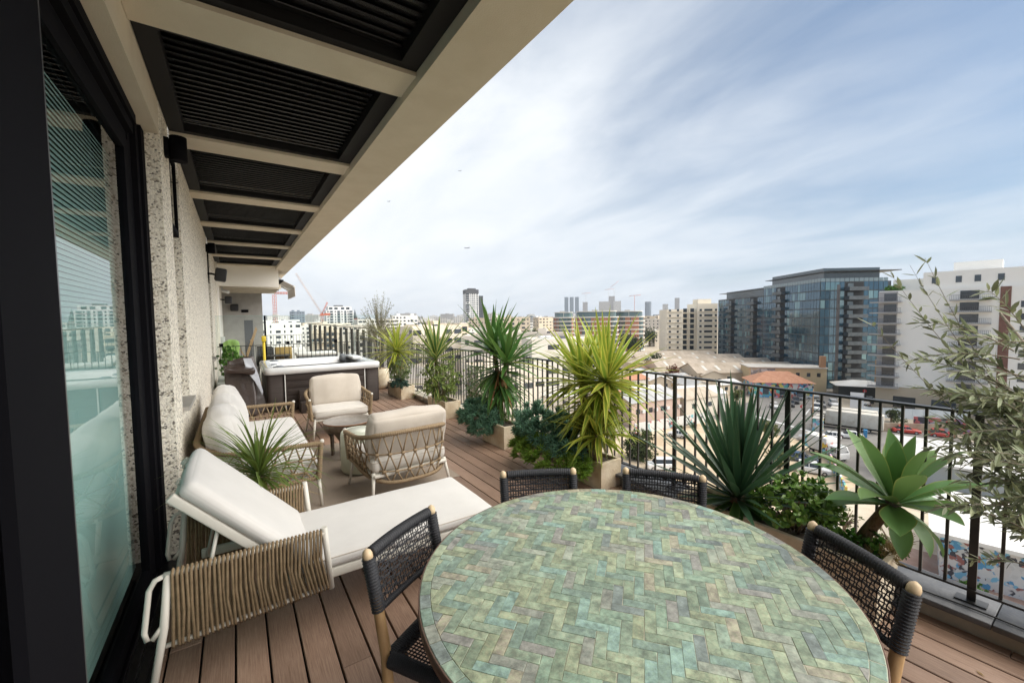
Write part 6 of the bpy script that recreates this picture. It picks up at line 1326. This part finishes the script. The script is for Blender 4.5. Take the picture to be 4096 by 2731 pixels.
loops([(rrect(tw_-.02,td_-.02,.10),.70), (rrect(tw_+.06,td_+.06,.13),.705), (rrect(tw_+.07,td_+.07,.13),.80), (rrect(tw_+.03,td_+.03,.12),.83), (rrect(tw_-.08,td_-.08,.12),.835), (rrect(tw_-.26,td_-.26,.16),.815), (rrect(tw_-.34,td_-.34,.18),.76), (rrect(tw_-.44,td_-.44,.2),.40), (rrect(tw_-.9,td_-.9,.2),.28), (rrect(tw_-1.0,td_-1.0,.2),.12)]).build('shell', acr, tub)
_pk = MB().rbox((0,0,0), (tw_-.60,.03,.132), .006, 1).mesh('plank', tubw); _pk2 = MB().rbox((0,0,0), (.03,td_-.60,.132), .006, 1).mesh('plank', tubw)
MB().box(-tw_/2+.05,tw_/2-.05,-td_/2+.05,td_/2-.05,.02,.69).build('base', mat('tub_base', (.02,.016,.015), .8), tub)
for i in range(5):
    z = .085+i*.135; link('plank', _pk, tub, (0,-td_/2+.02,z)); link('plank', _pk2, tub, (-tw_/2+.02,0,z)); link('plank', _pk2, tub, (tw_/2-.02,0,z))
for sx in (-1, 1):
    for sy in (-1, 1):
        loops([(rrect(.29,.29,.08),.015), (rrect(.29,.29,.08),.70)]).build('corner_panel', tubw, tub, (sx*(tw_/2-.145), sy*(td_/2-.145), 0))
        MB().box(-.008,.008,-.006,.006,.02,.70).build('light_strip', mat('strip_white', (.7,.7,.68), .4), tub, (sx*(tw_/2-.30), sy*(td_/2-.002), 0))
for x, y, rx in ((-.80,.55,.085), (-.80,-.80,.07), (.72,-.72,.085), (-.86,-.35,.06)): MB().lathe([(0,.0),(rx,.0),(rx,.012),(rx*.7,.022),(0,.022)], 20).build('control_knob', mat('knob_grey', (.20,.22,.25), .25), tub, (x,y,.834))
MB().rbox((.62,.62,.82), (.14,.42,.17), .06, 2, rot=Matrix.Rotation(R(-12),3,'Z')).build('head_rest', mat('rest_grey', (.10,.11,.12), .4), tub); MB().rbox((.83,.45,.835), (.22,.8,.09), .04, 2).build('filter_lid', acr, tub)
for i in range(7): MB().lathe([(0,0),(.022,0),(.022,.01),(0,.012)], 10).build('jet', mat('jet_grey', (.35,.36,.37), .3, metal=.5), tub, (-.6+i*.2, .79, .62), (R(75),0,0))
t = thing('tub_step', 'dark brown two-tread step against the hot tub', 'step', (1.25,8.60,.001))
for z0, z1, y in ((.0,.20,-.14), (.20,.40,.06)): MB().rbox((0,(y+.22)/2,(z0+z1)/2), (.62,.22-y+.0,z1-z0-.004), .006, 1).build('tread', tubw, t)
# folded cover leaning on the tub
cov = thing('tub_cover', 'folded dark brown vinyl hot tub cover leaning between tub and wall', 'cover', (.10,8.80,0)); vin = mat('vinyl_brown', (.045,.032,.028), .28, (.06,.045,.04), scale=6, bump=.35, bscale=9, bdist=.03); vin_i = mat('vinyl_grey', (.34,.36,.40), .3, (.45,.47,.52), scale=5, bump=.3, bscale=10, bdist=.03)
rc_ = random.Random(2)
def drape(mb, x0, x1, y0, y1, ztop, lean, n=14, m=10, amp=.03, ph=0.0):
    vs = []
    for i in range(n+1):
        for j in range(m+1):
            f, g = i/n, j/m; x = x0+(x1-x0)*f; zt = ztop*(1-.22*(abs(f-.55)*1.6)**2); z = zt*g
            vs.append((x+lean*g+amp*.6*math.sin(g*7+f*9+ph), y0+(y1-y0)*(1-g)+amp*math.sin(f*14+ph)*(.4+g*.6)+amp*.6*math.sin(g*9+f*3+ph), z))
    mb.add(vs, [(i*(m+1)+j, (i+1)*(m+1)+j, (i+1)*(m+1)+j+1, i*(m+1)+j+1) for i in range(n) for j in range(m)], True); return mb
def thick(o, t_): md = o.modifiers.new('solid', 'SOLIDIFY'); md.thickness = t_; return o
def slab(nm, m_, c_, d_, ry, rx, rz, seed, wob=.012): MB().rbox((0,0,d_[2]/2), d_, .03, 2, 8, .0, wob, seed).build(nm, m_, cov, c_, (rx, ry, rz))
slab('front_panel', vin, (-.06,-.02,.0), (.46,.085,.96), R(-3), R(-13), R(-6), 3); slab('back_panel', vin, (.14,.16,.0), (.44,.085,1.06), R(-9), R(-10), R(8), 5); slab('folded_flap', vin, (-.07,.00,.80), (.44,.24,.10), R(6), R(10), R(-4), 7, .015)
thick(MB().add([(-.02,.03,1.05),(.10,.05,1.04),(.20,.05,.74),(.26,.06,.42),(.25,.06,.36),(.14,.02,.62),(.03,.0,.80)], [(0,1,2,6),(2,3,5,6),(3,4,5)]).build('grey_lining', vin_i, cov), .02)
# wall lamps, loudspeakers, sockets
lens_m = mat('lamp_lens', (.7,.68,.6), .2)
for y, lab in ((4.16,'black cylinder wall lamp on the nearest pebble pier'), (9.35,'black cylinder wall lamp above the far loudspeaker')):
    t = thing('wall_lamp', lab, 'lamp', (-.40,y,2.94), 0, 'cylinder wall lamps'); MB().box(.0,.03,-.035,.035,.02,.16).build('bracket', black_metal, t)
    MB().lathe([(.050,.0),(.055,.0),(.055,.18),(.0,.18)], 24, (.085,0,0)).build('cylinder', black_metal, t); MB().lathe([(0,.006),(.050,.006),(.050,.012),(0,.012)], 24, (.085,0,0)).build('lens', lens_m, t)
t = thing('loudspeaker', 'black outdoor loudspeaker on the far end of the pebble wall', 'speaker', (-.40,9.62,2.58)); MB().rbox((.20,0,0), (.18,.20,.24), .03, 2, rot=Matrix.Rotation(R(8),3,'Y')).build('cabinet', mat('speaker_black', (.014,.014,.016), .55), t); MB().tube([(0,0,.02),(.06,0,.02),(.12,0,0)], .018, 8).build('bracket', black_metal, t); MB().rbox((.205,-.101,0), (.15,.006,.20), .002, 1).build('grille', mat('grille', (.025,.025,.027), .7, bump=.5, bscale=500), t)
t = thing('loudspeaker', 'small black loudspeaker under the neighbouring roof', 'speaker', (-.30,15.2,2.35)); MB().rbox((.14,0,0), (.18,.2,.22), .03, 2).build('cabinet', MATS['speaker_black'], t); MB().tube([(-.06,0,.02),(.08,0,0)], .018, 8).build('bracket', black_metal, t)
t = thing('loudspeaker', 'square black loudspeaker on the neighbouring grey end wall', 'speaker', (-.02,17.9,2.2)); MB().rbox((0,0,0), (.24,.18,.24), .03, 2).build('cabinet', MATS['speaker_black'], t); MB().tube([(0,.05,0),(0,.1,0)], .03, 8).build('bracket', black_metal, t)
t = thing('security_camera', 'small white security camera under the neighbouring roof', 'camera', (-.30,14.9,2.62)); MB().tube([(0,0,0),(.16,-.1,-.06)], .045, 10).build('housing', tank_m, t); MB().tube([(0,0,.0),(0,0,.1)], .02, 6).build('mount', tank_m, t)
t = thing('junction_box', 'pale grey junction box with green hose on the far wall', 'box', (-.36,13.9,1.12)); MB().rbox((.05,0,0), (.09,.22,.34), .01, 1).build('box', mat('box_grey', (.52,.54,.52), .5), t); MB().tube([(.06,0,-.17),(.06,0,-.5),(.08,-.2,-.75),(.15,-.5,-.8)], .012, 6).build('hose', mat('hose_green', (.06,.35,.20), .4), t)
# glass partition between the terraces
gp = thing('glass_partition', 'clear glass screen with black clips between the two terraces', 'partition', (0,11.62,0)); clear = glassmat('clear_glass', (.94,.97,.96), .9, 0, 1.45); edge_g = mat('glass_edge', (.28,.42,.38), .2)
for x0, x1 in ((-.39,.575), (.585,1.60), (1.61,2.62), (2.63,3.24)):
    p_ = MB().box(x0,x1,-.005,.005,.08,1.83).build('glass_pane', clear, gp); MB().box(x0,x1,-.0055,.0055,1.8301,1.836).build('pane_edge', edge_g, p_); MB().box(x1+.0005,x1+.006,-.0055,.0055,.08,1.83).build('pane_edge', edge_g, p_)
for x in (-.3, 1.05, 2.15): MB().rbox((x,-.02,1.17), (.075,.05,.075), .006, 1).build('clip', black_metal, gp)
MB().box(.560,.60,-.02,.02,.02,1.84).build('slim_post', black_metal, gp)
dr_ = thing('divider_railing', 'black railing crossing between the two terraces behind the glass', 'railing', (0,11.9,0)); MB().box(-.38,3.28,-.02,.02,1.11,1.125).build('top_rail', rail_black, dr_); MB().box(-.38,3.28,-.015,.015,.10,.112).build('bottom_rail', rail_black, dr_)
_b2 = MB().box(-.007,.007,-.007,.007,.112,1.11).mesh('baluster', rail_black)
for i in range(36): link('baluster', _b2, dr_, (-.33+i*.102,0,0))
# neighbour terrace
nd = struct('neighbour_terrace'); MB().box(-.6,5.6,13.9,24,-.25,-.02).build('floor', mat('neighbour_tiles', (.42,.38,.33), .7, (.5,.46,.40), scale=3), nd); MB().box(3.3,5.6,11.7,13.899,-.25,-.02).build('floor_wing', MATS['neighbour_tiles'], nd)
nr = thing('neighbour_railing', 'farther black railing around the neighbouring terrace', 'railing', (0,20,0)); MB().box(.9,5.5,-.02,.02,1.11,1.125).build('top_rail', rail_black, nr); MB().box(5.46,5.5,-8,-.02,1.11,1.125).build('side_rail', rail_black, nr); MB().box(.9,5.5,-.015,.015,.08,.09).build('bottom_rail', rail_black, nr)
for i in range(42): link('baluster', _b2, nr, (.95+i*.108,0,0))
for i in range(60): link('baluster', _b2, nr, (5.48,-.1-i*.13,0))
sf = thing('slatted_screen', 'screen of dark upright slats on the neighbouring terrace', 'fence', (2.35,17.5,0)); _sl2 = MB().rbox((0,0,.78), (.05,.10,1.56), .004, 1).mesh('slat', mat('slat_dark', (.045,.040,.036), .6))
for i in range(16): link('slat', _sl2, sf, (i*.13,-i*.27,0), (0,0,.46), (1,1,1-.012*i))
MB().bar((-.05,.1,1.6), (2.0,-4.1,1.34), .08, .03).build('cap_rail', mat('slat_cap', (.36,.31,.25), .7), sf)
t = thing('storage_box', 'grey plastic storage box with drawers behind the glass screen', 'box', (2.05,14.3,-.02)); MB().rbox((0,0,.33), (1.05,.55,.66), .03, 1).build('box', mat('storage_grey', (.14,.15,.16), .5), t); MB().rbox((0,0,.70), (1.12,.62,.10), .03, 1).build('cushion_lid', fabric3, t)
for x in (-.26,.26): MB().rbox((x,-.28,.36), (.46,.02,.34), .004, 1).build('drawer_front', mat('drawer_grey', (.10,.105,.11), .5), t)
t = thing('covered_sofa', 'white cushioned outdoor sofa behind the glass screen', 'sofa', (1.45,15.0,-.02)); MB().rbox((0,0,.25), (.9,.8,.36), .08, 2).build('seat', fabric3, t); MB().rbox((0,.4,.55), (.9,.22,.6), .08, 2).build('back', fabric3, t)
def nchair(lab, x, y, rz, m_):
    t = thing('garden_chair', lab, 'chair', (x,y,-.02), rz, 'chairs on the neighbouring terrace'); MB().rbox((0,0,.42), (.46,.46,.05), .015, 1).build('seat', m_, t); MB().rbox((0,.22,.70), (.46,.04,.5), .015, 1, rot=Matrix.Rotation(R(-10),3,'X')).build('backrest', m_, t)
    for sx in (-1,1):
        for sy in (-1,1): MB().tube([(sx*.2,sy*.2,.4),(sx*.23,sy*.23,0)], .015, 6).build('leg', black_metal, t)
nchair('black wire garden chair left behind the glass screen', .62,14.6,R(200), mat('wire_black', (.03,.03,.03), .6)); nchair('second black garden chair behind the glass screen', .85,15.3,R(150), MATS['wire_black']); nchair('ochre woven garden chair behind the glass screen', 1.18,14.5,R(175), mat('ochre_weave', (.42,.28,.09), .8))
t = thing('garden_table', 'dark table between the neighbour chairs', 'table', (.95,14.0,-.02)); MB().rbox((0,0,.72), (.7,.6,.03), .01, 1).build('top', MATS['slat_dark'], t)
for sx in (-1,1): MB().box(sx*.28-.03,sx*.28+.03,-.2,.2,0,.70).build('leg', MATS['slat_dark'], t)
t = thing('yellow_standpipe', 'bright yellow pipe standing behind the hot tub', 'pipe', (.52,11.2,0)); MB().tube([(0,0,0),(0,0,1.32)], .028, 10).build('pipe', mat('pipe_yellow', (.70,.52,.03), .45), t); MB().rbox((.0,-.03,1.30), (.09,.09,.13), .02, 1).build('valve', MATS['pipe_yellow'], t)
t = thing('folded_wood_chair', 'folded wooden deck chair leaning behind the tub with a green towel', 'chair', (.02,12.9,0))
for a, b in (((-.1,0,.0),(.42,0,1.55)), ((.5,.05,0),(-.05,.05,1.2)), ((-.05,.35,.0),(.45,.35,1.5)), ((.0,0,.8),(.0,.35,.8)), ((.3,0,1.2),(.3,.35,1.2))): MB().bar(a, b, .045, .025).build('bar', wood, t)
tw = drape(MB(), -.35,.0,.0,.04,.5,0, 10, 8, .02).build('green_towel', mat('lime_towel', (.34,.52,.16), .9), None, (.05,12.75,.75)); tag(thick(tw, .012), 'lime green towel hanging over the folded chair', 'towel')
t = thing('awning', 'cream striped awning half rolled out from the neighbouring beam', 'awning', (1.22,15.3,2.80)); thick(MB().add([(0,0,.25),(0,2.2,.25),(.42,2.2,.02),(.42,0,.02)], [(0,1,2,3)]).build('fabric', fabric2, t), .01); thick(MB().add([(.42,0,.02),(.42,2.2,.02),(.43,2.2,-.30),(.43,0,-.30)], [(0,1,2,3)]).build('valance', fabric2, t), .01); MB().tube([(.42,0,.02),(.42,2.2,.02)], .03, 8).build('front_bar', tank_m, t); MB().tube([(0,.3,.1),(.2,.2,-.05),(.42,.3,0)], .02, 6).build('arm', tank_m, t); MB().tube([(0,0,.26),(0,2.2,.26)], .05, 8).build('roller', tank_m, t)
tag(MB().add([(-.02,0,0),(0,-.006,.002),(.022,0,0),(0,.006,.002)], [(0,1,2,3)]).build('fallen_leaf', lf_straw, None, (2.86,.36,.003), (0,0,.9)), 'single pale fallen leaf on the deck boards at lower right', 'leaf')
# ---------------------------------------------------------------- air
hz = MB().box(-1000,5300,-1000,6100,GZ-1.2,260).build('haze', None); hz['kind'] = 'stuff'
hm_ = bpy.data.materials.new('haze'); hm_.use_nodes = True; N_, L_n = hm_.node_tree.nodes, hm_.node_tree.links; N_.remove(N_['Principled BSDF'])
pv = N_.new('ShaderNodeVolumePrincipled'); pv.inputs['Color'].default_value = (.86,.92,1.0,1); pv.inputs['Density'].default_value = .00011; pv.inputs['Anisotropy'].default_value = .2; L_n.new(pv.outputs[0], N_['Material Output'].inputs['Volume']); hz.data.materials.append(hm_)
